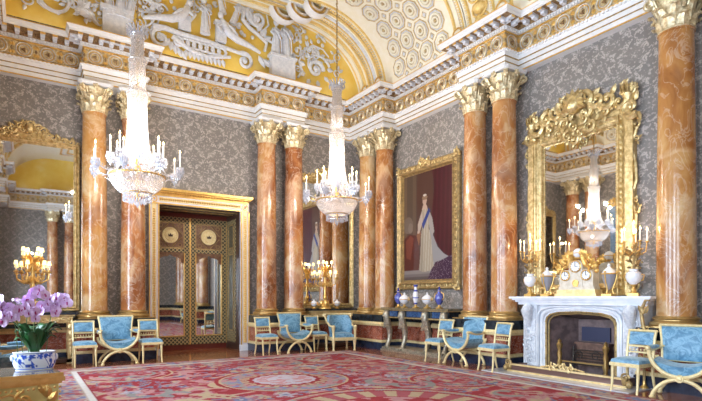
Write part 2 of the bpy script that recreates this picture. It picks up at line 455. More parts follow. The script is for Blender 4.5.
# cornice: dentils, modillions, corona
mb = MB(); mb.m = 0; sweep(mb, ENT, [(.0,6.845),(.03,6.85),(.03,6.90),(.09,6.905)])
mb.m = 1; sweep(mb, ENT, [(.09,6.905),(.09,7.0),(.30,7.0)])
mb.m = 0; sweep(mb, ENT, [(.30,7.0),(.31,7.0),(.31,7.045),(.335,7.06),(.355,7.11)]); mb.m = 2; sweep(mb, ENT, [(.355,7.11),(.362,7.13),(.30,7.15),(-.4,7.16)])
for a, d, l in segs(ENT, .05):
    k = max(1, int(l/.062))
    for i in range(k):
        t = (i+.5)*l/k; T = Matrix(((d[0],-d[1],0,a[0]+d[0]*t),(d[1],d[0],0,a[1]+d[1]*t),(0,0,1,6.87),(0,0,0,1)))
        mb.m = 0; mb.box(-.019,.019,-.03,.025,-.024,.028, T)
for a, d, l in segs(ENT, .2):
    k = max(1, round(l/.21))
    for i in range(k):
        t = (i+.5)*l/k; T = Matrix(((d[0],-d[1],0,a[0]+d[0]*t),(d[1],d[0],0,a[1]+d[1]*t),(0,0,1,6.96),(0,0,0,1)))
        mb.m = 3; mb.box(-.045,.045,-.11,.085,-.005,.04, T); mb.box(-.038,.038,-.11,.0,-.045,-.005, T)
        mb.m = 2; mb.box(-.05,.05,.085,.095,.0,.04, T)
open_struct(mb, 'trim_3', [ivory, brown_gold, gold, plaster_grey])
# dado and column pedestals (open path, broken by the doorway)
DAD = plan(.12, .74, .78)
def dado(mb, path, closed=False):
    mb.m = 0; sweep(mb, path, [(.05,0),(.05,.19),(.03,.20)], closed)
    mb.m = 1; sweep(mb, path, [(.03,.20),(.035,.21),(.03,.255),(0,.265)], closed)
    mb.m = 2; sweep(mb, path, [(0,.265),(0,.63)], closed)
    mb.m = 1; sweep(mb, path, [(0,.63),(.05,.645),(.06,.70),(.03,.75)], closed)
    mb.m = 3; sweep(mb, path, [(.03,.75),(.03,.93),(.02,.94),(-.62,.94)], closed)
i0 = DAD.index((PFX[0]-.78, WF-.12)); i1 = i0+1
DAD2 = [DAD[i0]]
path = [(DX0-.26, WF-.12)] + DAD[i1:] + DAD[:i0+1] + [(DX1+.26, WF-.12)]
mb = MB()
kf = next(i for i in range(len(path)-1) if abs(path[i][0]-path[i+1][0]) < .01 and path[i][0] > 8 and min(path[i][1],path[i+1][1]) < 5.3 < max(path[i][1],path[i+1][1]))
xw = path[kf][0]
dado(mb, path[:kf+1]+[(xw, 4.35)]); dado(mb, [(xw, 6.25)]+path[kf+1:]); open_struct(mb, 'trim_4', [blue_skirt, cream_gilt, red_marble, black_stone])

# ------------------------------------------------------------------ vault
CRX, CRZ, CX0, CZ0 = 2.03, 1.70, 6.30, 7.12
YL = 12.25
def cove_pt(phi, off=0, side=1):
    x = CX0 + CRX*cos(phi); z = CZ0 + CRZ*sin(phi)
    nx, nz = -cos(phi)/CRX, -sin(phi)/CRZ; l = hypot(nx, nz); x += nx/l*off; z += nz/l*off
    return (x if side > 0 else WL+WR-x, z)
def cove_path(off=0, n=28, half=None):
    P = [cove_pt(pi/2*i/n, off) for i in range(n+1)]
    if half == 1: return P
    Lp = [(WL+WR-x, z) for x, z in P][::-1]
    return P + [(P[-1][0]*(1-t)+Lp[0][0]*t, P[-1][1]) for t in (.25,.5,.75)] + Lp
def band(mb, y0, y1, off):
    P = cove_path(off); n = len(P)
    vs = [(x, y, z) for y in (y1, y0) for x, z in P] + [(x, y, z) for y in (y0, y1) for x, z in cove_path(-.02)]
    fs = []
    for i in range(n-1):
        fs += [(i, i+1, n+i+1, n+i), (n+i, n+i+1, 2*n+i+1, 2*n+i), (3*n+i, 3*n+i+1, i+1, i)]
    mb.add(vs, fs)
mb = MB(); P = cove_path(0)
vs = [(x, y, z) for y in (YL+.02, WB-.2) for x, z in P]; n = len(P)
mb.add(vs, [(i, i+1, n+i+1, n+i) for i in range(n-1)]); open_struct(mb, 'ceiling', cream, 60)
def lunette(y, name):
    mb = MB(); P = cove_path(-.05); mb.add([(x, y, z) for x, z in P], [tuple(range(len(P)))]); open_struct(mb, name, yellow, 0)
lunette(YL, 'wall_lunette_far'); lunette(WB+.5, 'wall_lunette_rear')
def arch(ys, name):
    mb = MB(); y = ys
    for w_, off, m, bead in [(.07,.05,0,1),(.13,.02,2,0),(.07,.06,0,0),(.10,.02,1,0),(.09,.045,3,0),(.07,.07,0,1),(.13,.03,2,0),(.07,.06,0,0),(.10,.03,1,0),(.16,.01,0,0),(.12,.05,1,0),(.10,.02,0,0)]:
        mb.m = m; band(mb, y, y+w_, off)
        if bead:
            n = 64; mb.m = 1
            for i in range(n):
                for sd in (1, -1):
                    x, z = cove_pt(pi/2*(i+.5)/n, off+.012, sd); mb.ball((x, y+w_*.5, z), .022, None, 6, 4)
        if m == 2:
            n = 40; mb.m = 0
            for i in range(n):
                for sd in (1, -1):
                    x, z = cove_pt(pi/2*(i+.5)/n, off+.01, sd); mb.gem((x, y+w_*.5, z), .045, .03)
        y += w_
    open_struct(mb, name, [arch_gold, cream, grey_pattern, plaster_grey])
arch(10.95, 'trim_5')
# ribs above the middle column pairs
def rib(yc, name):
    mb = MB()
    for s in (-1, 1):
        for d0, w_, off, m in [(.80,.05,.05,0),(.62,.16,.02,2),(.55,.06,.06,0),(.50,.04,.03,1),(.36,.07,.07,0)]:
            mb.m = m; a, b = yc+s*d0, yc+s*(d0-w_); band(mb, min(a,b), max(a,b), off)
            if m == 2:
                mb.m = 0
                for i in range(30):
                    for sd in (1, -1):
                        x, z = cove_pt(pi/2*(i+.5)/30, off+.01, sd); mb.gem((x, (a+b)/2, z), .055, .04)
            if off >= .06:
                mb.m = 1
                for i in range(50):
                    for sd in (1, -1):
                        x, z = cove_pt(pi/2*(i+.5)/50, off+.01, sd); mb.ball((x, (a+b)/2, z), .022, None, 6, 4)
    mb.m = 0
    for i in range(9):
        for sd in (1, -1):
            x, z = cove_pt(R(7+i*10), .03, sd); mb.ball((x, yc, z), (.13,.17,.13), None, 8, 6)
            mb.ring((x, yc, z), .2, .025, 12, 5, None, 'x')
    open_struct(mb, name, [arch_gold, cream, grey_pattern])
rib(7.52, 'trim_6'); rib(3.395, 'trim_7'); rib(-.73, 'trim_8')
# coffers
def coffers(yc, name, sides=(1, -1), phis=(10, 26.3, 42.5, 58.2, 74)):
    mb = MB()
    def T_at(ph, y, sd, off=.0):
        x, z = cove_pt(R(ph), off, sd); nx, nz = -cos(R(ph))/CRX*sd, -sin(R(ph))/CRZ; l = hypot(nx, nz)
        N = Vector((nx/l, 0, nz/l)); U = Vector((0, 1, 0)); V = N.cross(U)
        M = Matrix.Identity(4)
        for r_ in range(3): M[r_][0] = U[r_]; M[r_][1] = V[r_]; M[r_][2] = N[r_]; M[r_][3] = (x, y, z)[r_]
        return M
    for sd in sides:
        for j in range(5):
            y = yc + (j-2)*.525 + .0
            y = yc - .79 + j*.525 if j < 4 else None
            if y is None: continue
            for ph in phis:
                T = T_at(ph, y, sd)
                mb.m = 0
                mb.ring((0,0,.014), .240, .018, 8, 5, T @ RZ(pi/8), 'z'); mb.lathe([(.235,.004),(.0,.005)], 8, T=T @ RZ(pi/8))  # flat octagon disc: its deeper colour paints in the coffer's recess shade
                mb.m = 1; mb.ring((0,0,.014), .205, .016, 8, 4, T @ RZ(pi/8), 'z')
                mb.m = 2; mb.ring((0,0,.03), .145, .030, 16, 6, T, 'z'); mb.ring((0,0,.04), .075, .026, 12, 6, T, 'z')
                mb.m = 0; mb.lathe([(.04,.02),(.03,.06),(0,.07)], 8, T=T); mb.lathe([(.028,.04),(.02,.085),(0,.09)], 8, T=T)
            for ph in [2] + [p+8.1 for p in phis]:
                if j < 3 and ph < 80:
                    T = T_at(ph, y+.2625, sd); mb.m = 0; mb.ring((0,0,.008), .075, .012, 4, 4, T, 'z')
                    mb.m = 1; mb.lathe([(.05,.004),(.03,.025),(0,.03)], 4, T=T)
    open_struct(mb, name, [mottled('coffer_gilding', (.78,.62,.34), (.55,.42,.24), 20, .5, .2, .3), plaster_grey, cream])
coffers(9.545, 'trim_9'); coffers(5.457, 'trim_10'); coffers(1.33, 'trim_11')
# flat ceiling panels edged in gold
mb = MB()
for y0, y1 in ((-4.2,-1.7),(.1,2.6),(4.2,6.7),(8.4,10.8)):
    for k, (ins, m) in enumerate(((0,0),(.12,1),(.3,0))):
        mb.m = m; x0, x1 = 1.6+ins, 6.0-ins; a, b = y0+ins, y1-ins; z1 = CZ0+CRZ+.01; z0 = z1-.06
        for bx in ((x0,x1,a,a+.07),(x0,x1,b-.07,b),(x0,x0+.07,a,b),(x1-.07,x1,a,b)): mb.box(*bx, z0, z1)
open_struct(mb, 'trim_12', [gold, ivory])
# scalloped C-mouldings where the far arch meets the flat ceiling
mb = MB()
for sd in (1, -1):
    for (x, y, z, r) in ((6.25,11.15,8.80,.30),(5.98,11.45,8.80,.36),(5.65,11.8,8.80,.34)):
        X_ = x if sd > 0 else WL+WR-x
        for q, (rr, m) in enumerate(((r,0),(r-.07,1),(r-.13,0))):
            mb.m = m; pts = [(X_+rr*cos(a), y, z+rr*.9*sin(a)) for a in [pi+pi*k/14 for k in range(15)]]
            mb.tube(pts, .042, 6, None, 3.2)
open_struct(mb, 'trim_13', [ivory, gold])
# half-round gilt stops where the arches spring from the cornice
mb = MB()
for sd in (1, -1):
    for yy in (11.12, 11.75, 8.13, 6.9, 4.0, 2.8):
        x = 8.22 if sd > 0 else WL+WR-8.22
        mb.m = 0; mb.ball((x, yy, 7.28), (.09,.16,.13), None, 12, 8); mb.m = 1; mb.ring((x-.06*sd, yy, 7.28), .13, .02, 14, 5, None, 'x')
open_struct(mb, 'trim_14', [cream, gold])
# ------------------------------------------------------------------ columns
def make_column():
    t = thing('marble_column', '-', 'column')
    mb = MB(); mb.box(-.35,.35,-.35,.35,.94,.965)
    mb.lathe([(.345,.965),(.36,.985),(.36,1.01),(.345,1.03),(.315,1.035),(.30,1.05),(.30,1.065),(.315,1.07),(.322,1.085),(.312,1.10),(.285,1.105),(.275,1.12)], 32)
    mb.build('column_base', mottled('base_gilding', (.62,.42,.17), (.45,.28,.10), 5, .3, .7, .15), t)
    mb = MB(); prof = []
    for k in range(13):
        q = k/12; prof.append((.268 - .033*q**1.7, 1.12+q*4.33))
    prof += [(.25,5.455),(.252,5.475),(.235,5.485)]
    mb.lathe(prof, 40); mb.build('shaft', scagliola, t, 60)
    mb = MB(); mb.lathe([(.225,5.48),(.232,5.50),(.225,5.55),(.235,5.75),(.275,5.93),(.31,6.0)], 24)
    mb.ring((0,0,5.495), .24, .018, 24, 6, None, 'z')
    def acanth(a, z0, H, W, r0, out, lean=0):
        T = RZ(a)
        rows = []
        for i in range(7):
            q = i/6; rr = r0 + out*q**2.6 + .012; z = z0 + H*(q if q < .85 else .85+.15*(q-.85)*-2)
            wd = W*(.75+.5*sin(pi*min(q*1.1, 1)))*(1-.6*max(0, q-.6)) * (1.12 if i % 2 else .9)
            rows.append([(rr+.006-.02*abs(s_)**2, s_*wd*.5, z - .02*abs(s_)) for s_ in (-1,-.5,0,.5,1)])
            rows[-1][2] = (rr+.028, 0, z)
        vs = [p for r_ in rows for p in r_]
        fs = [(i*5+k, i*5+k+1, (i+1)*5+k+1, (i+1)*5+k) for i in range(6) for k in range(4)]
        mb.add(vs, fs, T)
        mb.ball((rows[5][2][0]+.01, 0, rows[5][2][2]-.012), (.025, W*.42, .022), T, 8, 5)
    for k in range(8): acanth(pi/4*k, 5.49, .21, .16, .225, .085)
    for k in range(8): acanth(pi/4*(k+.5), 5.56, .31, .15, .232, .12)
    for k in range(8):
        a = pi/4*k + pi/8*(.6 if k % 2 else 1.4)
        mb.tube([((.26+.10*q)*cos(a), (.26+.10*q)*sin(a), 5.78+.2*q) for q in (0,.5,1)], [.018,.016,.014], 5)
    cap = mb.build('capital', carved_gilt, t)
    for k in range(4):
        mb = MB(); T = RZ(pi/4 + pi/2*k)
        sp = spiral((.395, 5.945), .075, 1.6, pi*.75, .15, 18)
        mb.tube(sp, [.03*(1-.6*i/18) for i in range(19)], 6, T, 1.6)
        mb.tube([(.26,0,5.75),(.30,0,5.86),(.36,0,6.0),(.40,0,6.02)], [.02,.026,.03,.03], 6, T, 1.5)
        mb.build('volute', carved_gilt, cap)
    for k in range(4):
        mb = MB(); T = RZ(pi/2*k); mb.ball((.315,0,6.0), (.04,.06,.055), T, 8, 6)
        for q in range(5): mb.ball((.33, .05*cos(q*1.256), 6.0+.05*sin(q*1.256)), (.02,.025,.025), T, 6, 4)
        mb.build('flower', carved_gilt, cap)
    mb = MB(); pts = []
    for k in range(4):
        a = pi/4+pi/2*k
        for da, r_ in ((-.09,.455),(.09,.455),(.45,.365),(pi/4,.34),(pi/2-.45,.365)): pts.append((r_*cos(a+da), r_*sin(a+da)))
    n = len(pts)
    for z0, z1, s_ in ((6.03,6.065,.95),(6.065,6.10,1.0)):
        mb.add([(x*s_,y*s_,z0) for x,y in pts]+[(x*s_,y*s_,z1) for x,y in pts], [tuple(range(n))[::-1], tuple(range(n,2*n))]+[(i,(i+1)%n,(i+1)%n+n,i+n) for i in range(n)])
    mb.build('abacus', ivory, cap)
    return t
col0 = make_column(); used = [False]
def place_column(x, y, label, group='marble columns', rz=0):
    c = copy_tree(col0) if used[0] else col0
    used[0] = True
    put(c, (x, y, 0), rz, label, group); c['kind'] = 'thing'
H_ = .404
AX = WF-.37; AR = WR-.37
VG = 'columns on the far wall'; RG = 'columns on the fireplace wall'
place_column(1.345, AX, 'dark orange marble column beside the left gilt mirror, behind the chandelier candles', VG)
place_column(2.153, AX, 'reddish marble column just left of the gilt doorway, behind the nearer chandelier', VG)
place_column(5.482, AX, 'orange marble column just right of the gilt doorway', VG)
place_column(6.29, AX, 'orange marble column between the doorway pair partner and the farther chandelier', VG)
place_column(AR, 12.05, 'orange marble column standing in the far right corner of the room', RG)
place_column(AR, 11.24, 'orange marble column just left of the large standing portrait', RG)
place_column(AR, 7.906, 'orange marble column just right of the large standing portrait', RG)
place_column(AR, 7.098, 'orange marble column just left of the white fireplace, lit by candles', RG)
place_column(AR, 3.796, 'large honey coloured marble column just right of the white fireplace', RG)
for y_ in (-.326, -1.134, -4.451, -5.259): place_column(AR, y_, 'marble column behind the camera on the fireplace wall, %s from the fireplace' % {-.326:'third', -1.134:'fourth', -4.451:'fifth', -5.259:'farthest'}[y_], 'columns behind the camera')
place_column(AR, 2.988, 'marble column past the right edge of the photo beside the large honey one', RG)
lxx = WL+.37
for y, s in ((12.05, 'marble column on the window wall, nearest the far corner'), (11.24, 'marble column on the window wall, second from the far corner'),
             (7.906, 'marble column on the window wall beyond the first window'), (7.098, 'marble column on the window wall before the second window')):
    place_column(lxx, y, s, 'columns on the window wall')
for x, s in ((1.345, 'marble column on the rear wall, nearest the windows'), (2.153, 'marble column on the rear wall, second from the windows'),
             (5.482, 'marble column on the rear wall, third from the windows'), (6.29, 'marble column on the rear wall, farthest from the windows')):
    place_column(x, WB+.37, s, 'columns on the rear wall')

# ------------------------------------------------------------------ doorway
mb = MB()
z0 = 0
mb.m = 0
for s, x in ((-1, DX0), (1, DX1)):
    a, b = (x-.24, x) if s < 0 else (x, x+.24)
    mb.m = 0; mb.box(a, b, WF-.10, WF-.002, 0, DZ)
    mb.m = 1
    for q in (a, b-.03): mb.box(q, q+.03, WF-.125, WF-.1, .15, DZ)
    mb.ring(((a+b)/2, WF-.11, DZ+.12), .07, .014, 16, 5); mb.ball(((a+b)/2, WF-.11, DZ+.12), (.03,.02,.03), None, 8, 5)
    mb.m = 2; mb.box(a+.07, b-.07, WF-.115, WF-.1, .2, DZ)
    mb.m = 1
    for k in range(58): mb.gem((x+s*.12, WF-.12, .24+k*.058), .035, .024, None)
    mb.m = 3; mb.box(a-.01, b+.01, WF-.13, WF-.003, 0, .16)
mb.m = 0; mb.box(DX0-.24, DX1+.24, WF-.10, WF-.002, DZ, DZ+.24)
mb.m = 2; mb.box(DX0, DX1, WF-.115, WF-.1, DZ+.07, DZ+.17)
mb.m = 1; mb.box(DX0-.2, DX1+.2, WF-.125, WF-.1, DZ, DZ+.03); mb.box(DX0-.2, DX1+.2, WF-.125, WF-.1, DZ+.2, DZ+.24)
for k in range(46): mb.gem((DX0+.03+k*.0445, WF-.12, DZ+.12), .024, .035)
for k, (p, z, h) in enumerate(((.14,.24,.05),(.20,.29,.03),(.27,.32,.05))):
    mb.m = 1; mb.box(DX0-.14-p*.55, DX1+.14+p*.55, WF-p, WF+.02, DZ+z-.01, DZ+z+h)
for k in range(62): mb.ball((DX0-.2+k*.0405, WF-.19, DZ+.27), (.014,.03,.028), None, 6, 4)
open_struct(mb, 'trim_15', [simple('lilac_white_paint', (.72,.70,.78), .4), gold, cream_gilt, white_marble])
# passage behind it: deep jambs, soffit and the two mirrored doors
DY = 13.82
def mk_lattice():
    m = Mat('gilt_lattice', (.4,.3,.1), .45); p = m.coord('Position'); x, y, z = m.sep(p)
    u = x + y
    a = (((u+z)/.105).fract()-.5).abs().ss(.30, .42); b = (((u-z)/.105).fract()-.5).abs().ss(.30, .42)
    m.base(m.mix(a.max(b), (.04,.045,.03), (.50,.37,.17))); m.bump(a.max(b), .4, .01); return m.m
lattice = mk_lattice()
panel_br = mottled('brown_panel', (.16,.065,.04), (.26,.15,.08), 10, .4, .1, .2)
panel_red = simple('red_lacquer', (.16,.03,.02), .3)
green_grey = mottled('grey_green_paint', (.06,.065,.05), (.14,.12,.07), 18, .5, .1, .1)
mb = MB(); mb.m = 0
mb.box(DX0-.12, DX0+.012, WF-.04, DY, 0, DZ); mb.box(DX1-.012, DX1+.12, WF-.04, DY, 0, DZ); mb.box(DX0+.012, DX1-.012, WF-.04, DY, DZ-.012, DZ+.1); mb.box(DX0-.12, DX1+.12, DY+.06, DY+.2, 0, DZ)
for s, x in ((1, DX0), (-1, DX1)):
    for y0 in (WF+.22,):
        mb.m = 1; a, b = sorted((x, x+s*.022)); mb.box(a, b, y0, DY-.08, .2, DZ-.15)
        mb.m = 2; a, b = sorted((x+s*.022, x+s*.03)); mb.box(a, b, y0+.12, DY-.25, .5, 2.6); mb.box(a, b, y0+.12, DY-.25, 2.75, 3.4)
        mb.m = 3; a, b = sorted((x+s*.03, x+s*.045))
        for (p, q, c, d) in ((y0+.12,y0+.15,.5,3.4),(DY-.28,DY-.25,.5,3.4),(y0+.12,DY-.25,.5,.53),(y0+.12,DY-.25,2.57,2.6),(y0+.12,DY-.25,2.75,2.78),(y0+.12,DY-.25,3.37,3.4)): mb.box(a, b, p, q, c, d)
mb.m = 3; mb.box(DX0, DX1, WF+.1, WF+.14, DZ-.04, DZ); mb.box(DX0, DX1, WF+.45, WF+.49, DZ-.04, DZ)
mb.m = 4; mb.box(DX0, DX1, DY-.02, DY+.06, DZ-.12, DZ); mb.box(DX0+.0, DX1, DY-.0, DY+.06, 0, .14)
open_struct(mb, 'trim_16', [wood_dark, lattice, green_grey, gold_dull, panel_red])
def make_door(x0, x1, name):
    mb = MB(); y = DY; cx = (x0+x1)/2; W = x1-x0
    mb.m = 0
    st = .14
    mb.box(x0, x0+st, y-.03, y+.05, .14, DZ-.12); mb.box(x1-st, x1, y-.03, y+.05, .14, DZ-.12)
    mb.box(x0+st, x1-st, y-.03, y+.05, .14, .36); mb.box(x0+st, x1-st, y-.03, y+.05, 2.62, 2.72); mb.box(x0+st, x1-st, y-.03, y+.05, DZ-.26, DZ-.12)
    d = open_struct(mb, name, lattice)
    mb = MB(); mb.box(x0+st, x1-st, y+.0, y+.02, .36, 2.62); mb.build('mirror_panel', mirror, d)
    mb = MB(); pw = W-2*st     # spandrels above the scalloped head of the mirror
    for s in (-1, 1):
        poly = [(cx+s*pw/2, 2.62), (cx+s*pw/2, 2.30)] + [(cx+s*(pw/2-.10), 2.36), (cx+s*(pw/2-.10), 2.44), (cx+s*(pw/2-.22), 2.5), (cx+s*.08, 2.5), (cx, 2.56), (cx, 2.62)]
        mb.prism(poly if s > 0 else poly[::-1], y-.01, y)
    mb.build('scalloped_head', panel_br, d)
    mb = MB(); mb.box(x0+st, x1-st, y-.005, y+.03, 2.72, DZ-.26); up = mb.build('upper_panel', panel_br, d)
    zc = (2.72+DZ-.26)/2
    mb = MB()
    mb.m = 0; mb.lathe([(.215,0),(.205,.02),(.15,.012),(.14,.03),(.12,.03)], 28, T=TR((cx,y-.005,zc)) @ RX(pi/2))
    for k in range(24): a = 2*pi*k/24; mb.ball((cx+.178*cos(a), y-.025, zc+.178*sin(a)), (.016,.01,.016), None, 6, 4)
    mb.m = 1; mb.lathe([(.12,.03),(.10,.035),(0,.035)], 24, T=TR((cx,y-.005,zc)) @ RX(pi/2))
    mb.m = 2; mb.prism([(cx-.05,zc-.04),(cx+.05,zc-.04),(cx+.065,zc+.03),(cx+.03,zc),(cx,zc+.05),(cx-.03,zc),(cx-.065,zc+.03)][::-1], y-.055, y-.04)
    mb.build('sunburst_rosette', [cream_gilt, cream_gilt, wood_dark], up)
    mb = MB()
    for s in (-1, 1):
        for q in (-1, 1):
            mb.tube([(cx+s*.30, y-.012, zc+q*.04), (cx+s*.04, y-.012, zc+q*.31)], .012, 4)
            mb.ring((cx+s*.25, y-.012, zc+q*.25), .05, .008, 10, 4)
    for b in ((x0+st,x1-st,2.72,2.75),(x0+st,x1-st,DZ-.29,DZ-.26),(x0+st,x0+st+.03,2.72,DZ-.26),(x1-st-.03,x1-st,2.72,DZ-.26)): mb.box(b[0],b[1],y-.02,y,b[2],b[3])
    mb.build('gilt_moulding', gold_dull, up)
    mb = MB()
    for b in ((x0+st,x0+st+.025,.36,2.62),(x1-st-.025,x1-st,.36,2.62),(x0+st,x1-st,.36,.385),(x0,x0+.02,.14,DZ-.12),(x1-.02,x1,.14,DZ-.12)): mb.box(b[0],b[1],y-.045,y-.0,b[2],b[3])
    mb.build('mirror_frame', gold, d)
make_door(DX0+.0, (DX0+DX1)/2, 'door_1'); make_door((DX0+DX1)/2, DX1, 'door_2')

# ------------------------------------------------------------------ windows of the left wall
curtain_blue = mk_blue('curtain_silk', (.20,.32,.48), (.30,.43,.58), (.15,.25,.38))
for i, y in enumerate(WINY):
    mb = MB(); x = WL-.2
    for a, b, c, d in ((y-.8,y-.74,.95,4.85),(y+.74,y+.8,.95,4.85),(y-.03,y+.03,.95,4.85)): mb.box(x-.03,x+.03,a,b,c,d)
    for z in (.95,1.9,2.87,3.85,4.79): mb.box(x-.025,x+.025,y-.74,y+.74,z,z+.05)
    o = open_struct(mb, 'window_%d' % (i+1), ivory)
    mb = MB(); mb.box(x-.004,x+.004,y-.74,y+.74,1.0,4.79); mb.build('window_pane', pane, o)
def make_curtain():
    t = thing('window_curtain', '-', 'curtain')
    for s in (-1, 1):
        mb = MB(); vs = []; nu, nv = 40, 14
        for j in range(nv+1):
            q = j/nv; z = .96+3.75*q
            wd = .34+.12*abs(q-.35)*2
            for i in range(nu+1):
                u = i/nu; vs.append((.08+.05*sin(u*30+q*1.5), s*(1.08-wd*u), z))
        mb.add(vs, [(j*(nu+1)+i, j*(nu+1)+i+1, (j+1)*(nu+1)+i+1, (j+1)*(nu+1)+i) for j in range(nv) for i in range(nu)])
        c = mb.build('drape', curtain_blue, t, 80); m = c.modifiers.new('thickness', 'SOLIDIFY'); m.thickness = .012
    mb = MB(); vs = []; nu, nv = 60, 8
    for j in range(nv+1):
        q = j/nv
        for i in range(nu+1):
            u = i/nu; y = -1.12+2.24*u; sag = .25+.35*abs(sin(u*pi*3))**.7
            vs.append((.14+.04*sin(q*16+u*4), y, 4.85-sag*q*1.3))
    mb.add(vs, [(j*(nu+1)+i, j*(nu+1)+i+1, (j+1)*(nu+1)+i+1, (j+1)*(nu+1)+i) for j in range(nv) for i in range(nu)])
    c = mb.build('swagged_valance', curtain_blue, t, 80); m = c.modifiers.new('thickness', 'SOLIDIFY'); m.thickness = .012
    mb = MB(); T = RZ(pi/2)
    mb.box(-.0+.04,.22,-1.15,1.15,4.83,4.93)
    scrollwork(mb, [(x_*.12, 5.0+.28*max(0,1-abs(x_*.12)/1.0)) for x_ in range(-9, 10)], .2, random.Random(3), T @ TR((0,-.16,0)))
    mb.build('pelmet', gold, t)
    return t
cu = make_curtain()
put(cu, (WL, WINY[0], 0), 0, 'blue silk swagged curtain at the far window, seen in the overmantel mirror', 'window curtains')
for y, s in ((WINY[1], 'blue silk swagged curtain at the window facing the fireplace'),):
    put(copy_tree(cu), (WL, y, 0), 0, s, 'window curtains')

# ------------------------------------------------------------------ carpet
def make_carpet():
    x0, x1, y0, y1 = .33, 7.30, -1.6, 11.2
    xs = np.linspace(x0, x1, 330)
    ys_ = np.concatenate([np.linspace(y0, 2.6, 40)[:-1], np.linspace(2.6, y1, 400)])
    Xg, Yg = np.meshgrid(xs, ys_); rng = np.random.RandomState(5)
    col = np.zeros(Xg.shape+(3,)); red = np.array((.38,.010,.022)); col[:] = red
    def vnoise(sc, seed, oct=3):
        r = np.random.RandomState(seed); G = r.rand(64, 64); out = 0; amp = 1; tot = 0
        for o in range(oct):
            u = (Xg/sc)*2**o; v = (Yg/sc)*2**o; iu = np.floor(u).astype(int); iv = np.floor(v).astype(int)
            fu = u-iu; fv = v-iv; fu = fu*fu*(3-2*fu); fv = fv*fv*(3-2*fv)
            g = lambda a, b: G[a % 64, b % 64]
            out = out + amp*((g(iu,iv)*(1-fu)+g(iu+1,iv)*fu)*(1-fv)+(g(iu,iv+1)*(1-fu)+g(iu+1,iv+1)*fu)*fv); tot += amp; amp *= .55
        return out/tot
    def paint(mask, c): col[mask] = c
    pink = np.array((.45,.085,.11)); pale = np.array((.56,.26,.27)); crm = np.array((.55,.41,.25)); blue = np.array((.17,.19,.33)); grey = np.array((.30,.29,.27)); lil = np.array((.52,.46,.52))
    cx, cy = 3.82, 4.8
    wx = (vnoise(.5, 1)-.5)*.35; wy = (vnoise(.5, 2)-.5)*.35
    # large acanthus scrolls on red: stripes of a warped field
    n1 = vnoise(.55, 3, 2); n2 = vnoise(.28, 4, 3); n3 = vnoise(.12, 6, 2)
    f = np.abs(np.sin((n1*9 + n2*3)))
    paint(f > .66, pink); paint(f > .84, pale); paint(f > .955, crm)
    f2 = np.abs(np.sin(n2*13+1)); m2 = vnoise(.8, 9, 2)
    paint((f2 > .93) & (m2 > .52), grey); paint((f2 > .97) & (m2 > .45), blue)
    # flower heads
    for k in range(230):
        px, py = rng.uniform(x0+.7, x1-.7), rng.uniform(2.4, y1-.7); rr = rng.uniform(.07, .19); pet = rng.choice((5,6,8)); a0 = rng.rand()*6
        d = np.hypot(Xg-px, Yg-py); sel = d < rr*1.4
        an = np.arctan2(Yg-py, Xg-px); edge = rr*(.78+.25*np.cos(an*pet+a0))
        c1, c2 = [(pink, crm), (lil, blue), (pale, pink), (crm, red), (blue, lil), (pale, red)][rng.randint(6)]
        paint(sel & (d < edge), c1); paint(sel & (d < edge*.55), c1*.82); paint(sel & (d < edge*.3), c2)
    # leafy curls
    for k in range(90):
        px, py = rng.uniform(x0+.7, x1-.7), rng.uniform(2.6, y1-.8); a = rng.rand()*6.28; r0 = rng.uniform(.18,.42); sgn = rng.choice((-1,1))
        d = np.hypot(Xg-px, Yg-py); an = (np.arctan2(Yg-py, Xg-px)*sgn - a) % (2*pi)
        rr = r0*(1-.09*an); wdt = .02+.045*np.abs(np.sin(an*1.0+.3))
        c = [crm, pale, grey, pink][rng.randint(4)]
        paint((np.abs(d-rr) < wdt) & (an < 4.6), c)
    def medallion(mx, my, rad, white, sx=1.0):
        d = np.hypot((Xg-mx)/sx, Yg-my); an = np.arctan2(Yg-my, Xg-mx)
        sc = 1+.03*np.cos(an*16)
        paint(d < rad*1.0, grey*1.1)
        msk = (d < rad) & (vnoise(.1, 12, 2) > .5); paint(msk, pale*.95)
        msk = (d < rad) & (vnoise(.13, 15, 2) > .62); paint(msk, blue*1.3)
        msk = (d < rad) & (vnoise(.12, 17, 2) > .63); paint(msk, pink)
        paint((np.abs(d-rad) < .035), red); paint((np.abs(d-rad*.955) < .02), crm)
        if white:
            paint(d < rad*.66, crm); paint((d < rad*.66) & (np.cos(an*30) > .2) & (d > rad*.56), pink)
            paint(d < rad*.55*sc, red); paint(d < rad*.47*sc, lil*1.15); m = (d < rad*.42) & (vnoise(.09, 19, 2) > .52); paint(m, pale*1.1)
        else:
            paint((d < rad*.9) & (d > rad*.86), red); paint((d < rad*.86), crm); paint((d < rad*.86) & (d > rad*.62) & (np.cos(an*22) > -.1), pink*.95)
            paint(d < rad*.62, red); m = (d < rad*.6) & (vnoise(.16, 22, 2) > .5); paint(m, pale); paint(d < rad*.3, lil)
    medallion(3.75, 7.78, 1.12, True); medallion(3.75, 1.6, 1.12, True); medallion(3.82, 4.75, 1.66, False)
    for mx, my in ((1.5, 6.2), (6.15, 6.2), (1.6, 9.8), (6.0, 9.8)):
        d = np.hypot(Xg-mx, Yg-my); an = np.arctan2(Yg-my, Xg-mx)
        for q, c in ((.75, crm), (.71, red), (.6, pale), (.45, grey), (.3, pink)):
            m = (np.abs(d-q) < .03) & (np.cos(an*3+mx) > -.5); paint(m, c)
    # borders
    e = np.minimum(np.minimum(Xg-x0, x1-Xg), np.minimum(Yg-y0, y1-Yg))
    base = np.array((.55,.43,.36)); t = np.where(Xg-x0 < x1-Xg, Yg, Yg) + Xg
    b = e < .50; paint(b, base)
    s = np.sin(t*8.5); mid = np.abs(e-.25-.07*s)
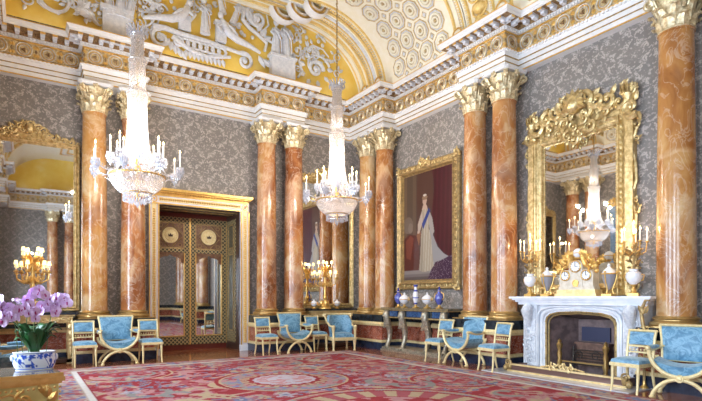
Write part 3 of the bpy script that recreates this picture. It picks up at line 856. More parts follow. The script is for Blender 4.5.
    paint(b & (mid < .05), pale*.92); paint(b & (vnoise(.12, 31, 2) > .6) & (e > .08) & (e < .42), blue*1.25); paint(b & (vnoise(.11, 33, 2) > .63) & (e > .08) & (e < .42), pink)
    paint(e < .055, np.array((.42,.10,.09))); paint((e > .44) & (e < .52), np.array((.78,.74,.70))); paint((e > .52) & (e < .545), red*.8)
    col *= .70*(.90+.2*vnoise(.05, 40, 2))[..., None]
    nx, ny = len(xs), len(ys_)
    me = bpy.data.meshes.new('carpet'); vs = np.stack([Xg, Yg, np.full(Xg.shape, .014)], -1).reshape(-1, 3)
    idx = np.arange(nx*ny).reshape(ny, nx); f = np.stack([idx[:-1,:-1], idx[:-1,1:], idx[1:,1:], idx[1:,:-1]], -1).reshape(-1, 4)
    nv = len(vs); rim = np.concatenate([idx[0,:], idx[1:,-1], idx[-1,-2::-1], idx[-2:0:-1,0]]); low = vs[rim].copy(); low[:,2] = .001
    allv = np.concatenate([vs, low]); m = len(rim); k = np.arange(m); k2 = (k+1) % m
    side = np.stack([rim[k2], rim[k], nv+k, nv+k2], -1)
    me.from_pydata(allv.tolist(), [], np.concatenate([f, side]).tolist())
    ca = me.color_attributes.new('pattern', 'FLOAT_COLOR', 'POINT')
    c4 = np.ones((len(allv), 4)); c4[:nv,:3] = np.clip(col, 0, 1).reshape(-1, 3); c4[nv:,:3] = (.4,.2,.15)
    ca.data.foreach_set('color', c4.ravel().astype(np.float32)); me.materials.append(carpet_mat)
    o = bpy.data.objects.new('carpet', me); COL.objects.link(o)
    tag(o, 'huge red floral carpet with cream border and round medallions covering the floor', 'carpet')
make_carpet()

# ------------------------------------------------------------------ gilt mirrors and frames  (built facing -Y, origin on the wall plane)
def frame_ring(mb, x0, x1, z0, z1, w_, d, y=0):
    prof = [(0,0),(0,d*.55),(.12,d*.8),(.3,d*.62),(.45,d*.5),(.62,d),(.8,d*.85),(.9,d*.45),(1,d*.4),(1,0)]
    cs = [(x0,z0,1,1),(x1,z0,-1,1),(x1,z1,-1,-1),(x0,z1,1,-1)]; k = len(prof); vs = []
    for x, z, sx, sz in cs:
        for p, q in prof: vs.append((x+sx*p*w_, y-q, z+sz*p*w_))
    fs = [(i*k+q, i*k+q+1, ((i+1)%4)*k+q+1, ((i+1)%4)*k+q) for i in range(4) for q in range(k-1)]
    mb.add(vs, fs)
def beads(mb, x0, x1, z0, z1, r, y, step):
    for a, b, fixed, vert in ((x0,x1,z0,0),(x0,x1,z1,0),(z0,z1,x0,1),(z0,z1,x1,1)):
        n = max(2, int((b-a)/step))
        for i in range(n+1):
            t = a+(b-a)*i/n; mb.ball((fixed, y, t) if vert else (t, y, fixed), r, None, 6, 4)
def pier_mirror(label, loc, W, z0, z1, group):
    t = thing('gilt_wall_mirror', label, 'mirror', loc, 0, group)
    mb = MB(); fw = .13; frame_ring(mb, -W/2, W/2, z0, z1, fw, .09); beads(mb, -W/2+.03, W/2-.03, z0+.03, z1-.03, .018, -.07, .06); beads(mb, -W/2+fw-.01, W/2-fw+.01, z0+fw-.01, z1-fw+.01, .010, -.05, .035)
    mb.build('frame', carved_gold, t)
    mb = MB(); mb.box(-W/2+fw-.02, W/2-fw+.02, -.03, -.01, z0+fw-.02, z1-fw+.02); mb.build('mirror_glass', mirror, t)
    mb = MB(); rng = random.Random(11)
    pts = [(x*.085, z1+.02+.27*math.exp(-(x*.085/.36)**2)) for x in range(-10, 11)]
    mb.prism([(-.85,z1-.02)]+[(x, z-.03) for x, z in pts]+[(.85,z1-.02)], -.05, 0)
    scrollwork(mb, pts, .16, rng, None, -.06); scrollwork(mb, [(-.12,z1+.16),(.12,z1+.16),(0,z1+.1),(-.3,z1+.06),(.3,z1+.06)], .17, rng, None, -.06)
    mb.ball((0,-.1,z1+.2), (.085,.07,.11), None, 12, 8)
    mb.build('crest', carved_gold, t)
    return t
pier_mirror('tall gilt mirror on the far wall behind the orchids, reflecting shaded candles', (.13, WF, 0), 1.92, 1.10, 4.84, 'tall mirrors on the far wall')
pier_mirror('tall gilt mirror in the far right corner, reflecting the white gown portrait', (7.50, WF, 0), 1.96, 1.10, 4.84, 'tall mirrors on the far wall')

# ------------------------------------------------------------------ overmantel mirror on the right wall  (faces -X)
RW = lambda y, x=WR: dict(loc=(x, y, 0), rz=-pi/2)     # local -Y faces room (-X); local +x runs towards smaller world y
FC = 5.63
t = thing('overmantel_mirror', 'ornate gilt rococo mirror above the white marble fireplace', 'mirror', (WR, FC, 0), -pi/2); t.scale = (.93, 1, 1)
mb = MB(); frame_ring(mb, -1.0, 1.0, 1.44, 4.62, .22, .13); beads(mb, -.80, .80, 1.62, 4.42, .014, -.1, .045)
for s in (-1, 1):
    for k in range(30): leaf(mb, (s*.90, 1.6+k*.095), pi/2+s*.5, .11, .07, None, -.1, .3)
    mb.tube([(s*.985,-.09,1.46),(s*.985,-.09,4.6)], .035, 8); mb.tube([(s*.83,-.10,1.46),(s*.83,-.10,4.6)], .022, 8)
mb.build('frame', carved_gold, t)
mb = MB(); mb.box(-.80,.80,-.05,-.03,1.5,4.45); mb.build('mirror_glass', mirror, t)
for s in (-1, 1):      # outer pilaster shafts with foliate finials
    mb = MB(); mb.box(min(s*1.0,s*1.13), max(s*1.0,s*1.13), -.14, 0, 1.44, 4.5)
    mb.lathe([(.09,4.5),(.11,4.53),(.10,4.56),(.075,4.6),(.07,4.8),(.10,4.85),(.115,4.9)], 14, (s*1.04,-.1,0))
    mb.ring((s*1.04,-.1,4.55), .1, .02, 14, 5, None, 'z')
    for k in range(12):
        a = pi*2*k/12; T = TR((s*1.04,-.1,4.86)) @ RZ(a) ; leaf(mb, (.03,0), R(62), .24, .11, T, 0, .3)
    scrollwork(mb, [(s*1.04,5.0),(s*.98,5.08),(s*1.1,4.95)], .17, random.Random(5), None, -.12)
    scrollwork(mb, [(s*1.16,4.35),(s*1.17,4.1),(s*1.15,2.9),(s*1.15,3.05),(s*1.15,1.6)], .17, random.Random(6+s), None, -.07)
    mb.tube([(s*(1.13+.06*sin(q*2.2)), -.08, 1.6+q*.3) for q in range(10)], .03, 6)
    mb.build('pilaster', carved_gold, t)
mb = MB(); rng = random.Random(8)
arc = [(-1.1+i*.11, 4.62+.42*(1-((-1.1+i*.11)/1.12)**2)**.8 if abs(-1.1+i*.11) < 1.12 else 4.62) for i in range(21)]
mb.prism([(-1.05,4.58)]+[(x, z-.05) for x, z in arc]+[(1.05,4.58)], -.07, 0)
scrollwork(mb, arc[::2], .34, rng, None, -.09, .2); scrollwork(mb, [(x*.9, z-.2) for x, z in arc[4:-4:4]], .26, rng, None, -.1, .2)
scrollwork(mb, [(0,4.35),(-.14,4.45),(.14,4.45),(0,4.6),(-.2,4.7),(.2,4.7),(-.35,4.55),(.35,4.55)], .24, rng, None, -.16)
mb.build('crest', carved_gold, t)
mb = MB(); mb.ball((0,-.2,5.02), (.17,.13,.19), None, 14, 9)
for k in range(9): leaf(mb, (0,5.0), R(-20+k*27.5), .30, .13, None, -.2, .5)
for s in (-1,1): mb.tube(spiral((s*.18,5.1), .12, 1.2, pi/2 if s<0 else pi/2, .15, 14, -.2), .025, 6)
mb.build('shell_ornament', carved_gold, t)

# ------------------------------------------------------------------ portrait on the right wall
def poly_mask(U, V, pts):
    inside = np.zeros(U.shape, bool); n = len(pts)
    for i in range(n):
        (x1, y1), (x2, y2) = pts[i], pts[(i+1) % n]
        c = ((y1 > V) != (y2 > V)) & (U < (x2-x1)*(V-y1)/(y2-y1+1e-9)+x1); inside ^= c
    return inside
def vcol_sheet(name, mat, nx, ny, fn, coln, parent):
    u = np.linspace(0, 1, nx); v = np.linspace(0, 1, ny); U, V = np.meshgrid(u, v); P = fn(U, V); Cc = coln(U, V)
    me = bpy.data.meshes.new(name); idx = np.arange(nx*ny).reshape(ny, nx)
    f = np.stack([idx[:-1,:-1], idx[1:,:-1], idx[1:,1:], idx[:-1,1:]], -1).reshape(-1, 4)
    me.from_pydata(P.reshape(-1, 3).tolist(), [], f.tolist())
    ca = me.color_attributes.new('pattern', 'FLOAT_COLOR', 'POINT'); c4 = np.ones((nx*ny, 4)); c4[:,:3] = np.clip(Cc, 0, 1).reshape(-1, 3)
    ca.data.foreach_set('color', c4.ravel().astype(np.float32)); me.materials.append(mat)
    me.polygons.foreach_set('use_smooth', [True]*len(me.polygons))
    o = bpy.data.objects.new(name, me); COL.objects.link(o); o.parent = parent; return o
def portrait_cols(U, V):
    c = np.zeros(U.shape+(3,)); rng = np.random.RandomState(2)
    c[:] = (.075,.045,.04)
    k = np.clip((U-.1)/.5, 0, 1)[..., None]; c = c*(1-k*.0)
    c[(U < .30) & (V < .62)] = (.11,.075,.055); c[(U < .07) & (V < .6)] = (.17,.11,.07); c[(U > .20) & (U < .27) & (V < .6)] = (.15,.10,.07)
    c[(U > .28) & (U < .62) & (V < .85)] = (.10,.045,.035)
    m = U > .60+.03*np.sin(V*9); c[m] = (.060,.006,.014); st = np.abs(np.sin(U*38+V*2)) > .8; c[m & st] = (.085,.009,.02)
    c[((U-.10)/.105)**2+((V-.47)/.08)**2 < 1] = (.20,.15,.12); c[((U-.15)/.05)**2+((V-.5)/.05)**2 < 1] = (.26,.2,.16)
    c[poly_mask(U, V, [(0,.60),(.12,.56),(.32,.58),(.34,.95),(0,.97)])] = (.11,.025,.02)
    c[poly_mask(U, V, [(.05,.62),(.15,.57),(.22,.60),(.15,.80),(.06,.78)])] = (.22,.06,.04)
    c[poly_mask(U, V, [(.28,.58),(.33,.50),(.37,.56),(.33,.68)])] = (.30,.12,.05)
    c[(V > .90) & (U < .75)] = (.30,.26,.25); c[(V > .935) & (U < .8)] = (.20,.17,.17); c[(V > .965)] = (.12,.09,.09)
    tr = [(.55,.50),(.62,.60),(.70,.70),(.82,.77),(.92,.80),(.88,.85),(.70,.86),(.55,.94),(.50,.80)]
    c[poly_mask(U, V, tr)] = (.36,.35,.36)
    rb = [(.58,.90),(.66,.84),(.80,.82),(1,.78),(1,1),(.5,1)]
    m = poly_mask(U, V, rb); c[m] = (.05,.012,.05); c[m & (rng.rand(*U.shape) > .93)] = (.5,.42,.5)
    gown = [(.40,.335),(.50,.335),(.55,.42),(.53,.52),(.58,.62),(.60,.75),(.63,.87),(.56,.915),(.40,.92),(.33,.90),(.36,.75),(.37,.60),(.40,.50),(.36,.42)]
    m = poly_mask(U, V, gown); c[m] = (.46,.39,.29); c[m & (np.abs(np.sin(U*60+V*6)) > .8)] = (.58,.51,.41); c[m & (U < .42)] *= .78
    sl = [(.52,.34),(.60,.44),(.64,.56),(.60,.60),(.54,.52)]; c[poly_mask(U, V, sl)] = (.42,.39,.37)
    sl = [(.39,.36),(.31,.47),(.30,.56),(.34,.56),(.41,.46)]; c[poly_mask(U, V, sl)] = (.58,.46,.38)
    c[poly_mask(U, V, [(.39,.48),(.53,.34),(.56,.37),(.42,.53)])] = (.02,.05,.28)
    c[poly_mask(U, V, [(.425,.30),(.475,.30),(.51,.345),(.39,.345)])] = (.60,.42,.33)
    c[((U-.447)/.043)**2+((V-.268)/.037)**2 < 1] = (.62,.43,.34); c[((U-.45)/.055)**2+((V-.240)/.022)**2 < 1] = (.30,.19,.12)
    c[((U-.45)/.035)**2+((V-.218)/.010)**2 < 1] = (.70,.66,.6)
    return c*.72
t = thing('framed_portrait', 'large gilt framed portrait of a lady in a white gown with blue sash', 'painting', (WR, 9.84, 0), -pi/2)
mb = MB(); PW, PZ0, PZ1 = 2.36, 1.62, 4.92
frame_ring(mb, -PW/2, PW/2, PZ0, PZ1, .25, .16); beads(mb, -PW/2+.235, PW/2-.235, PZ0+.235, PZ1-.235, .012, -.08, .035)
fr = mb.build('frame', gold_dull, t)
mb = MB(); rng = random.Random(4)
for s in (-1, 1):
    scrollwork(mb, [(s*(PW/2-.10), PZ0+.1+k*.2) for k in range(17)], .13, rng, None, -.10, .13)
scrollwork(mb, [(-PW/2+.1+k*.2, z) for k in range(11) for z in (PZ0+.1, PZ1-.1)], .13, rng, None, -.10, .13)
scrollwork(mb, [(0,PZ1+.0),(-.15,PZ1-.02),(.15,PZ1-.02),(-PW/2+.06,PZ1-.04),(PW/2-.06,PZ1-.04),(-PW/2+.06,PZ0+.05),(PW/2-.06,PZ0+.05)], .2, rng, None, -.12)
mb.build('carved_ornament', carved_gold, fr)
vcol_sheet('canvas', paint_mat, 130, 230, lambda U, V: np.stack([-PW/2+.23+U*(PW-.46), np.full(U.shape, -.05), PZ1-.23-V*(PZ1-PZ0-.46)], -1), portrait_cols, t)

# ------------------------------------------------------------------ chandeliers
def make_chandelier():
    t = thing('crystal_chandelier', '-', 'chandelier')
    # local z = world height; hung from the flat ceiling
    mb = MB(); mb.tube([(0,0,6.2),(0,0,8.83)], .012, 6)
    for k in range(40): mb.ring((0,0,6.25+k*.064), .024, .007, 8, 4, None, 'x' if k % 2 else 'y')
    mb.lathe([(.12,8.83),(.10,8.78),(.02,8.72)], 16); mb.build('hanging_chain', gold_dull, t)
    mb = MB(); mb.lathe([(.012,3.12),(.03,3.2),(.02,3.6),(.05,3.7),(.022,3.9),(.022,6.2)], 12); mb.build('stem', gold, t)
    def strands(prof, n, step, r):
        mb = MB(); L = [0]
        for i in range(len(prof)-1): L.append(L[-1]+hypot(prof[i+1][0]-prof[i][0], prof[i+1][1]-prof[i][1]))
        m = int(L[-1]/step)
        for j in range(m+1):
            s = L[-1]*j/m; i = max(q for q in range(len(L)-1) if L[q] <= s+1e-9); q = (s-L[i])/(L[i+1]-L[i])
            rr = prof[i][0]*(1-q)+prof[i+1][0]*q; z = prof[i][1]*(1-q)+prof[i+1][1]*q
            for k in range(n):
                a = 2*pi*(k+.5*(j % 2))/n; mb.gem((rr*cos(a), rr*sin(a), z), r, step*.62)
        return mb
    # crown
    mb = MB()
    for k in range(14):
        a = 2*pi*k/14; mb.tube([(.09*cos(a),.09*sin(a),6.10),(.13*cos(a),.13*sin(a),6.18),(.19*cos(a),.19*sin(a),6.24)], [.02,.02,.012], 5); mb.gem((.17*cos(a),.17*sin(a),6.12), .022, .05)
    mb.lathe([(.10,6.06),(.13,6.09),(.13,6.12),(.09,6.14)], 18); mb.build('crown', crystal_blue, t)
    for prof, n in (([(.11,6.05),(.095,5.95),(.105,5.72),(.115,5.66)], 14), ([(.14,5.64),(.125,5.5),(.135,5.15),(.15,5.08)], 16), ([(.175,5.05),(.155,4.85),(.165,4.4),(.20,4.05),(.27,3.88)], 22)):
        mb = strands(prof, n, .042, .017); mb.ring((0,0,prof[0][1]), prof[0][0]+.008, .012, 20, 5, None, 'z'); mb.ring((0,0,prof[-1][1]), prof[-1][0]+.01, .014, 20, 5, None, 'z')
        for k in range(n): a = 2*pi*k/n; mb.gem(((prof[-1][0]+.02)*cos(a), (prof[-1][0]+.02)*sin(a), prof[-1][1]-.05), .016, .05)
        mb.lathe([(r_-.012, z_) for r_, z_ in prof], 24, cap=False); mb.build('crystal_tier', crystal, t)
    mb = strands([(.46,3.58),(.45,3.50),(.40,3.40),(.31,3.31),(.22,3.26)], 44, .040, .017)
    mb.lathe([(.445,3.57),(.435,3.49),(.385,3.395),(.30,3.305),(.22,3.262)], 40, cap=False)
    for k in range(44): a = 2*pi*k/44; mb.gem((.475*cos(a), .475*sin(a), 3.585), .02, .035)
    bowl = mb.build('crystal_bowl', crystal, t)
    mb = MB(); mb.ring((0,0,3.57), .462, .018, 40, 6, None, 'z'); mb.ring((0,0,3.27), .235, .014, 30, 6, None, 'z'); mb.build('rim', gold, bowl)
    mb = strands([(.235,3.25),(.235,3.14)], 30, .05, .018)
    for k in range(16): a = 2*pi*k/16; mb.gem((.14*cos(a), .14*sin(a), 3.12), .022, .05)
    mb.gem((0,0,3.07), .04, .07); mb.build('lower_ring', crystal_blue, t)
    def arm(a, r1, zc, ch):
        T = RZ(a); mb = MB()
        mb.tube([(.10,0,3.75),(r1*.45,0,zc-.10),(r1*.75,0,zc-.13),(r1*.95,0,zc-.07),(r1,0,zc-.01)], [.016,.014,.012,.012,.012], 6, T)
        o = mb.build('arm', crystal_blue, t)
        mb = MB(); mb.lathe([(.01,zc-.02),(.06,zc),(.07,zc+.02),(.03,zc+.025)], 12, (r1,0,0), T)
        for k in range(10):
            b = 2*pi*k/10; mb.gem((r1+.065*cos(b), .065*sin(b), zc-.045), .018, .055, T); mb.gem((r1+.045*cos(b), .045*sin(b), zc-.11), .016, .04, T)
        mb.gem((r1,0,zc-.16), .025, .05, T); mb.build('drip_pan', crystal_blue, o)
        mb = MB(); mb.lathe([(.013,zc+.02),(.013,zc+.02+ch),(.004,zc+.03+ch)], 8, (r1,0,0), T); mb.build('candle', wax, o)
        mb = MB(); z = zc+.03+ch; mb.lathe([(.001,z),(.012,z+.015),(.013,z+.03),(.006,z+.05),(.001,z+.07)], 8, (r1,0,0), T); mb.build('flame', flame, o)
    for k in range(8): arm(2*pi*(k+.25)/8, .74, 3.72, .24)
    for k in range(8): arm(2*pi*(k+.75)/8, .44, 3.92, .24)
    # chains of beads swagging between the outer arms
    mb = MB()
    for k in range(8):
        a0 = 2*pi*(k+.25)/8; a1 = 2*pi*(k+1.25)/8
        for j in range(1, 12):
            q = j/12; a = a0+(a1-a0)*q; r_ = .72-.1*sin(pi*q); mb.gem((r_*cos(a), r_*sin(a), 3.72-.16*sin(pi*q)), .012, .018)
        for j in range(14):
            q = j/13; r_ = .17*(1-q)+.43*q; mb.gem((r_*cos(a0), r_*sin(a0), 4.25-(.66)*q-.12*sin(pi*q)), .012, .02)
    mb.build('bead_swags', crystal, t)
    return t
ch1 = make_chandelier()
put(ch1, (1.73, 9.6, 0), .12, 'nearer crystal chandelier on the left, hanging in front of the doorway pair of columns', 'crystal chandeliers')
ch2 = put(copy_tree(ch1), (5.92, 9.6, 0), .5, 'farther crystal chandelier hanging before the far right corner', 'crystal chandeliers')
for (cx_, cy_) in ((1.73, 9.6), (5.92, 9.6)):
    for z, p in ((5.3, .014), (4.7, .014), (4.2, .018), (3.42, .026)):
        l = bpy.data.lights.new('chandelier_bulb', 'POINT'); l.energy = CH_POWER*p; l.color = (1, .91, .80); l.shadow_soft_size = .03
        o = bpy.data.objects.new('chandelier_bulb', l); COL.objects.link(o); o.location = (cx_+.03, cy_+.03, z)
# ------------------------------------------------------------------ chairs  (local front = -Y)
def cushion(mb, x0, x1, y0, y1, z0, z1, n=8, puff=.03):
    vs = []; fs = []
    for s in (0, 1):
        for j in range(n+1):
            for i in range(n+1):
                u, v = i/n, j/n; e = (1-(2*u-1)**4)*(1-(2*v-1)**4)
                z = (z1-puff+puff*e**.5) if s else z0
                k = .012*(1-e) if s else 0
                vs.append((x0+k*(1-2*u)+(x1-x0)*u, y0+k*(1-2*v)+(y1-y0)*v, z))
    N = (n+1)**2
    for j in range(n):
        for i in range(n):
            a = j*(n+1)+i; fs += [(a+N, a+1+N, a+n+2+N, a+n+1+N), (a, a+n+1, a+n+2, a+1)]
    rim = [i for i in range(n+1)] + [(j+1)*(n+1)-1 for j in range(1, n+1)] + [n*(n+1)+i for i in range(n-1, -1, -1)] + [j*(n+1) for j in range(n-1, 0, -1)]
    for a, b in zip(rim, rim[1:]+rim[:1]): fs.append((a, b, b+N, a+N))
    mb.add(vs, fs)
def make_side_chair():
    t = thing('side_chair', '-', 'chair')
    mb = MB(); mb.box(-.215,.215,-.22,.20,.385,.44); mb.box(-.225,.225,-.23,-.215,.39,.435)
    mb.build('seat_rail', cream_gilt, t)
    mb = MB(); cushion(mb, -.215,.215,-.215,.20,.44,.515); mb.build('seat_pad', blue_silk, t)
    for s in (-1, 1):
        mb = MB(); mb.tube([(s*.19,-.19,.42),(s*.19,-.20,.25),(s*.19,-.21,.12),(s*.195,-.235,.0)], [.026,.022,.018,.016], 8); mb.build('leg', cream_gilt, t)
        mb = MB(); mb.tube([(s*.19,.18,.42),(s*.19,.19,.25),(s*.19,.22,.12),(s*.195,.26,.0)], [.026,.022,.018,.016], 8); mb.build('leg', cream_gilt, t)
        mb = MB(); mb.tube([(s*.195,.18,.42),(s*.195,.20,.6),(s*.195,.235,.80),(s*.195,.27,.90)], [.022,.02,.02,.019], 8)
        mb.ball((s*.195,.275,.90), (.026,.03,.022), None, 8, 6); mb.build('back_post', cream_gilt, t)
    mb = MB(); mb.tube([(-.2,.275,.90),(.2,.275,.90)], .021, 8); mb.box(-.19,.19,.212,.232,.655,.68); mb.box(-.19,.19,.20,.222,.565,.588)
    for k in range(7): mb.ball((-.15+k*.05,.215,.612), (.012,.01,.018), None, 6, 4)
    mb.build('back_rail', cream_gilt, t)
    mb = MB(); mb.prism([(-.175,.69),(.175,.69),(.175,.88),(-.175,.88)][::-1], -.018, .02, TR((0,.245,0)) @ TR((0,0,.78)) @ RX(-.18) @ TR((0,0,-.78)))
    mb.ball((0,.235,.785), (.165,.022,.09), None, 14, 8); mb.build('backrest', blue_silk, t)
    return t
def make_curule():
    t = thing('curule_armchair', '-', 'chair')
    fy = -.27; by = .22
    def flat(mb, pts, w_, d): mb.tube(pts, w_, 8, None, d)
    for y, nm in ((fy, 'front_frame'), (by, 'rear_frame')):
        mb = MB(); top = .68 if y < 0 else .56
        U_ = [(-.37*cos(a), y + (.0), top-(top-.315)*sin(a)) for a in [pi*k/22 for k in range(23)]]
        r_ = [.028]*23
        mb.tube(U_, r_, 8)
        L_ = [(-.31*cos(a)*(1+.08*(cos(a)**8)), y-.0, .285*sin(a)) for a in [pi*k/20 for k in range(21)]]
        mb.tube(L_, [.027]*21, 8)
        mb.lathe([(.05,-.035),(.055,-.02),(.055,.02),(.05,.035)], 14, T=TR((0,y,.30)) @ RX(pi/2))
        if y < 0: mb.lathe([(.03,.035),(.028,.045),(0,.05)], 10, T=TR((0,y,.30)) @ RX(pi/2))
        for s in (-1, 1): mb.ball((s*.33,y-.01,.022), (.038,.05,.022), None, 10, 6)
        mb.build(nm, cream_gilt, t)
    for s in (-1, 1):
        mb = MB(); mb.tube([(s*.37,fy,.68),(s*.385,fy+.02,.70),(s*.385,-.1,.665),(s*.37,.08,.66),(s*.335,.20,.68)], [.03,.03,.024,.024,.024], 8)
        mb.ball((s*.375,fy-.01,.695), (.036,.04,.036), None, 10, 6)
        mb.tube([(s*.335,.20,.68),(s*.27,.235,.70),(s*.245,.235,.62),(s*.25,.225,.50)], .02, 8)
        a = mb.build('arm', cream_gilt, t)
        mb = MB(); mb.tube([(s*.38,fy+.06,.71),(s*.385,-.1,.70),(s*.37,.05,.695),(s*.34,.14,.70)], [.02,.034,.034,.022], 10, None, 1.1); mb.build('arm_pad', blue_silk, a)
        mb = MB(); mb.tube([(s*.30,.22,.44),(s*.30,.235,.62),(s*.315,.27,.82),(s*.345,.31,1.0)], [.022,.022,.022,.024], 8); mb.build('back_post', cream_gilt, t)
    mb = MB(); mb.tube([(-.35,.31,1.0),(.35,.31,1.0)], .02, 8); mb.build('crest_rail', cream_gilt, t)
    mb = MB(); mb.tube([(-.30,.225,.50),(.30,.225,.50)], .018, 8); mb.build('lower_rail', cream_gilt, t)
    mb = MB(); mb.tube([(0,fy,.30),(0,by,.30)], .018, 8); mb.build('stretcher', cream_gilt, t)
    mb = MB(); n = 12; vs = []
    for s_, off in ((0,-.045),(1,.0)):
        for j in range(n+1):
            q = j/n; z = .50+.48*q; wd = .285+.045*q**2; y = .225+.085*q**1.5
            for i in range(n+1):
                u = 2*i/n-1; puff = (1-u**4)*(1-(2*q-1)**4)
                vs.append((wd*u, y+(off*(.45+.75*puff**.5) if s_ == 0 else .012), z))
    N = (n+1)**2; fs = []
    for j in range(n):
        for i in range(n): a = j*(n+1)+i; fs += [(a, a+1, a+n+2, a+n+1), (a+N, a+n+1+N, a+n+2+N, a+1+N)]
    rim = [i for i in range(n+1)] + [(j+1)*(n+1)-1 for j in range(1, n+1)] + [n*(n+1)+i for i in range(n-1, -1, -1)] + [j*(n+1) for j in range(n-1, 0, -1)]
    for a, b in zip(rim, rim[1:]+rim[:1]): fs.append((b, a, a+N, b+N))
    mb.add(vs, fs); mb.build('backrest', blue_silk, t)
    mb = MB(); vs = []; n = 14          # dished seat
    for s_ in (0, 1):
        for j in range(5):
            y = fy+.03+(by-fy-.04)*j/4
            for i in range(n+1):
                a = pi*(.14+.72*i/n); dome = .0 if s_ == 0 else 1
                x = -.345*cos(a); zb = .60-(.60-.335)*sin(a)+.0
                zt = .475+.10*(abs(x)/.345)**2.2 + (.0 if 0 < j < 4 else -.02)
                vs.append((x, y+(-.015 if (s_ and j == 0) else 0), max(zt, zb+.01) if s_ else zb))
    N = 5*(n+1); fs = []
    for j in range(4):
        for i in range(n): a = j*(n+1)+i; fs += [(a+N, a+1+N, a+n+2+N, a+n+1+N), (a, a+n+1, a+n+2, a+1)]
    for j in range(4):
        for i in (0, n):
            a = j*(n+1)+i; q = (a, a+n+1, a+n+1+N, a+N); fs.append(q if i else q[::-1])
    for i in range(n): fs += [(i, i+1, i+1+N, i+N), (4*(n+1)+i, 4*(n+1)+i+N, 4*(n+1)+i+1+N, 4*(n+1)+i+1)]
    mb.add(vs, fs); mb.build('seat_cushion', blue_silk, t)
    return t
def make_tub():
    t = thing('tub_armchair', '-', 'chair')
    mb = MB(); mb.box(-.33,.33,-.30,.28,.27,.36); mb.box(-.34,.34,-.315,-.30,.29,.34); mb.build('seat_rail', cream_gilt, t)
    for sx in (-1, 1):
        for sy in (-1, 1):
            mb = MB(); mb.lathe([(.03,0),(.038,.02),(.024,.05),(.03,.13),(.042,.24),(.045,.28)], 12, (sx*.30, sy*.27, 0)); mb.build('leg', cream_gilt, t)
        mb = MB(); mb.lathe([(.04,.34),(.032,.38),(.03,.50),(.045,.58),(.05,.60),(.03,.63)], 12, (sx*.31,-.28,0)); mb.ball((sx*.31,-.29,.64), (.05,.06,.045), None, 10, 7)
        mb.tube([(sx*.31,-.27,.63),(sx*.335,-.05,.66),(sx*.35,.12,.78),(sx*.38,.2,.93)], [.03,.026,.026,.03], 8); mb.ball((sx*.395,.2,.93), (.05,.05,.045), None, 10, 7)
        mb.build('arm', cream_gilt, t)
    mb = MB(); pts = [(-.39*cos(a), .14+.14*sin(a)+.0, .955) for a in [pi*k/14 for k in range(15)]]; mb.tube(pts, .026, 8); mb.build('crest_rail', cream_gilt, t)
    mb = MB(); n = 16; vs = []; m = 6
    for s_ in (0, 1):
        for j in range(m+1):
            q = j/m; z = .36+.57*q; fl = .0 + .055*q**2
            for i in range(n+1):
                a = pi*i/n; c_ = cos(a); x = -(.31+fl-(.0 if s_ else .05))*c_; y = .0+(.27+fl-(0 if s_ else .06))*sin(a)**.7 - .05
                zz = z if sin(a) > .5 else .36+(z-.36)*(.52+.48*sin(a)/.5)
                vs.append((x, y, zz))
    N = (m+1)*(n+1); fs = []
    for j in range(m):
        for i in range(n): a = j*(n+1)+i; fs += [(a, a+1, a+n+2, a+n+1), (a+N, a+n+1+N, a+n+2+N, a+1+N)]
    for i in range(n): a = m*(n+1)+i; fs.append((a, a+1, a+1+N, a+N))
    for j in range(m):
        for i in (0, n): a = j*(n+1)+i; fs.append((a, a+n+1, a+n+1+N, a+N))
    mb.add(vs, fs); mb.build('backrest', blue_silk, t)
    mb = MB(); cushion(mb, -.27,.27,-.31,.18,.36,.48, 8, .05); mb.build('seat_cushion', blue_silk, t)
    mb = MB(); mb.ball((0,.12,.62), (.21,.075,.17), TR((0,.02,0)) @ RX(-.12), 18, 12); mb.build('back_cushion', blue_silk, t)
    return t
sc0, cu0, tb0 = make_side_chair(), make_curule(), make_tub()
SG, CG = 'blue side chairs around the walls', 'blue curule armchairs around the walls'
put(sc0, (1.07, 11.62, 0), 0, 'gilt side chair left of the curule armchair, beneath the columns beside the left mirror', SG)
def side(x, y, rz, l): put(copy_tree(sc0), (x, y, 0), rz, l, SG)
side(2.36, 11.62, 0, 'gilt side chair with blue seat standing just left of the gilt doorway')
side(5.08, 11.56, R(2), 'gilt side chair with blue seat standing just right of the gilt doorway')
side(6.58, 11.72, R(2), 'gilt side chair partly hidden behind the curule armchair, left of the tub chair')
PI2 = -pi/2
side(7.72, 8.24, PI2+R(5), 'gilt side chair half behind a curule armchair, in front of the marble console table')
side(7.66, 6.64, PI2-R(6), 'gilt side chair standing just left of the white fireplace')
side(7.66, 4.02, PI2-R(2), 'gilt side chair standing at the right end of the fireplace, beside the large curule armchair')
put(cu0, (1.71, 11.66, 0), 0, 'blue curule armchair between two side chairs, left of the gilt doorway', CG)
def curule(x, y, rz, l): put(copy_tree(cu0), (x, y, 0), rz, l, CG)
curule(5.92, 11.68, R(2), 'blue curule armchair between two side chairs, right of the gilt doorway')
curule(7.84, 7.58, PI2-R(2), 'blue curule armchair left of the fireplace, below the middle pair of columns')
curule(7.75, 3.37, PI2+R(14), 'largest, nearest blue curule armchair at the right edge of the photo')
curule(-.12, 8.9, R(80), 'blue and cream curule armchair at the left edge, behind the orchid leaves')
curule(7.72, -.75, PI2, 'blue curule armchair seen only reflected in the mirrored doors')
side(7.72, .05, PI2, 'gilt side chair seen only reflected in the mirrored doors')
put(tb0, (7.20, 11.50, 0), R(-10), 'deep tub armchair with blue cushions in front of the far corner console')
t = thing('upholstered_chair', 'round backed blue upholstered chair cut off by the bottom left corner', 'chair', (-.32, 3.42, 0), pi)
mb = MB(); mb.ball((0,.26,.64), (.29,.085,.28), None, 24, 16); mb.build('backrest', blue_silk, t)
mb = MB(); cushion(mb, -.27,.27,-.26,.24,.34,.47, 8, .05); mb.build('seat_cushion', blue_silk, t)
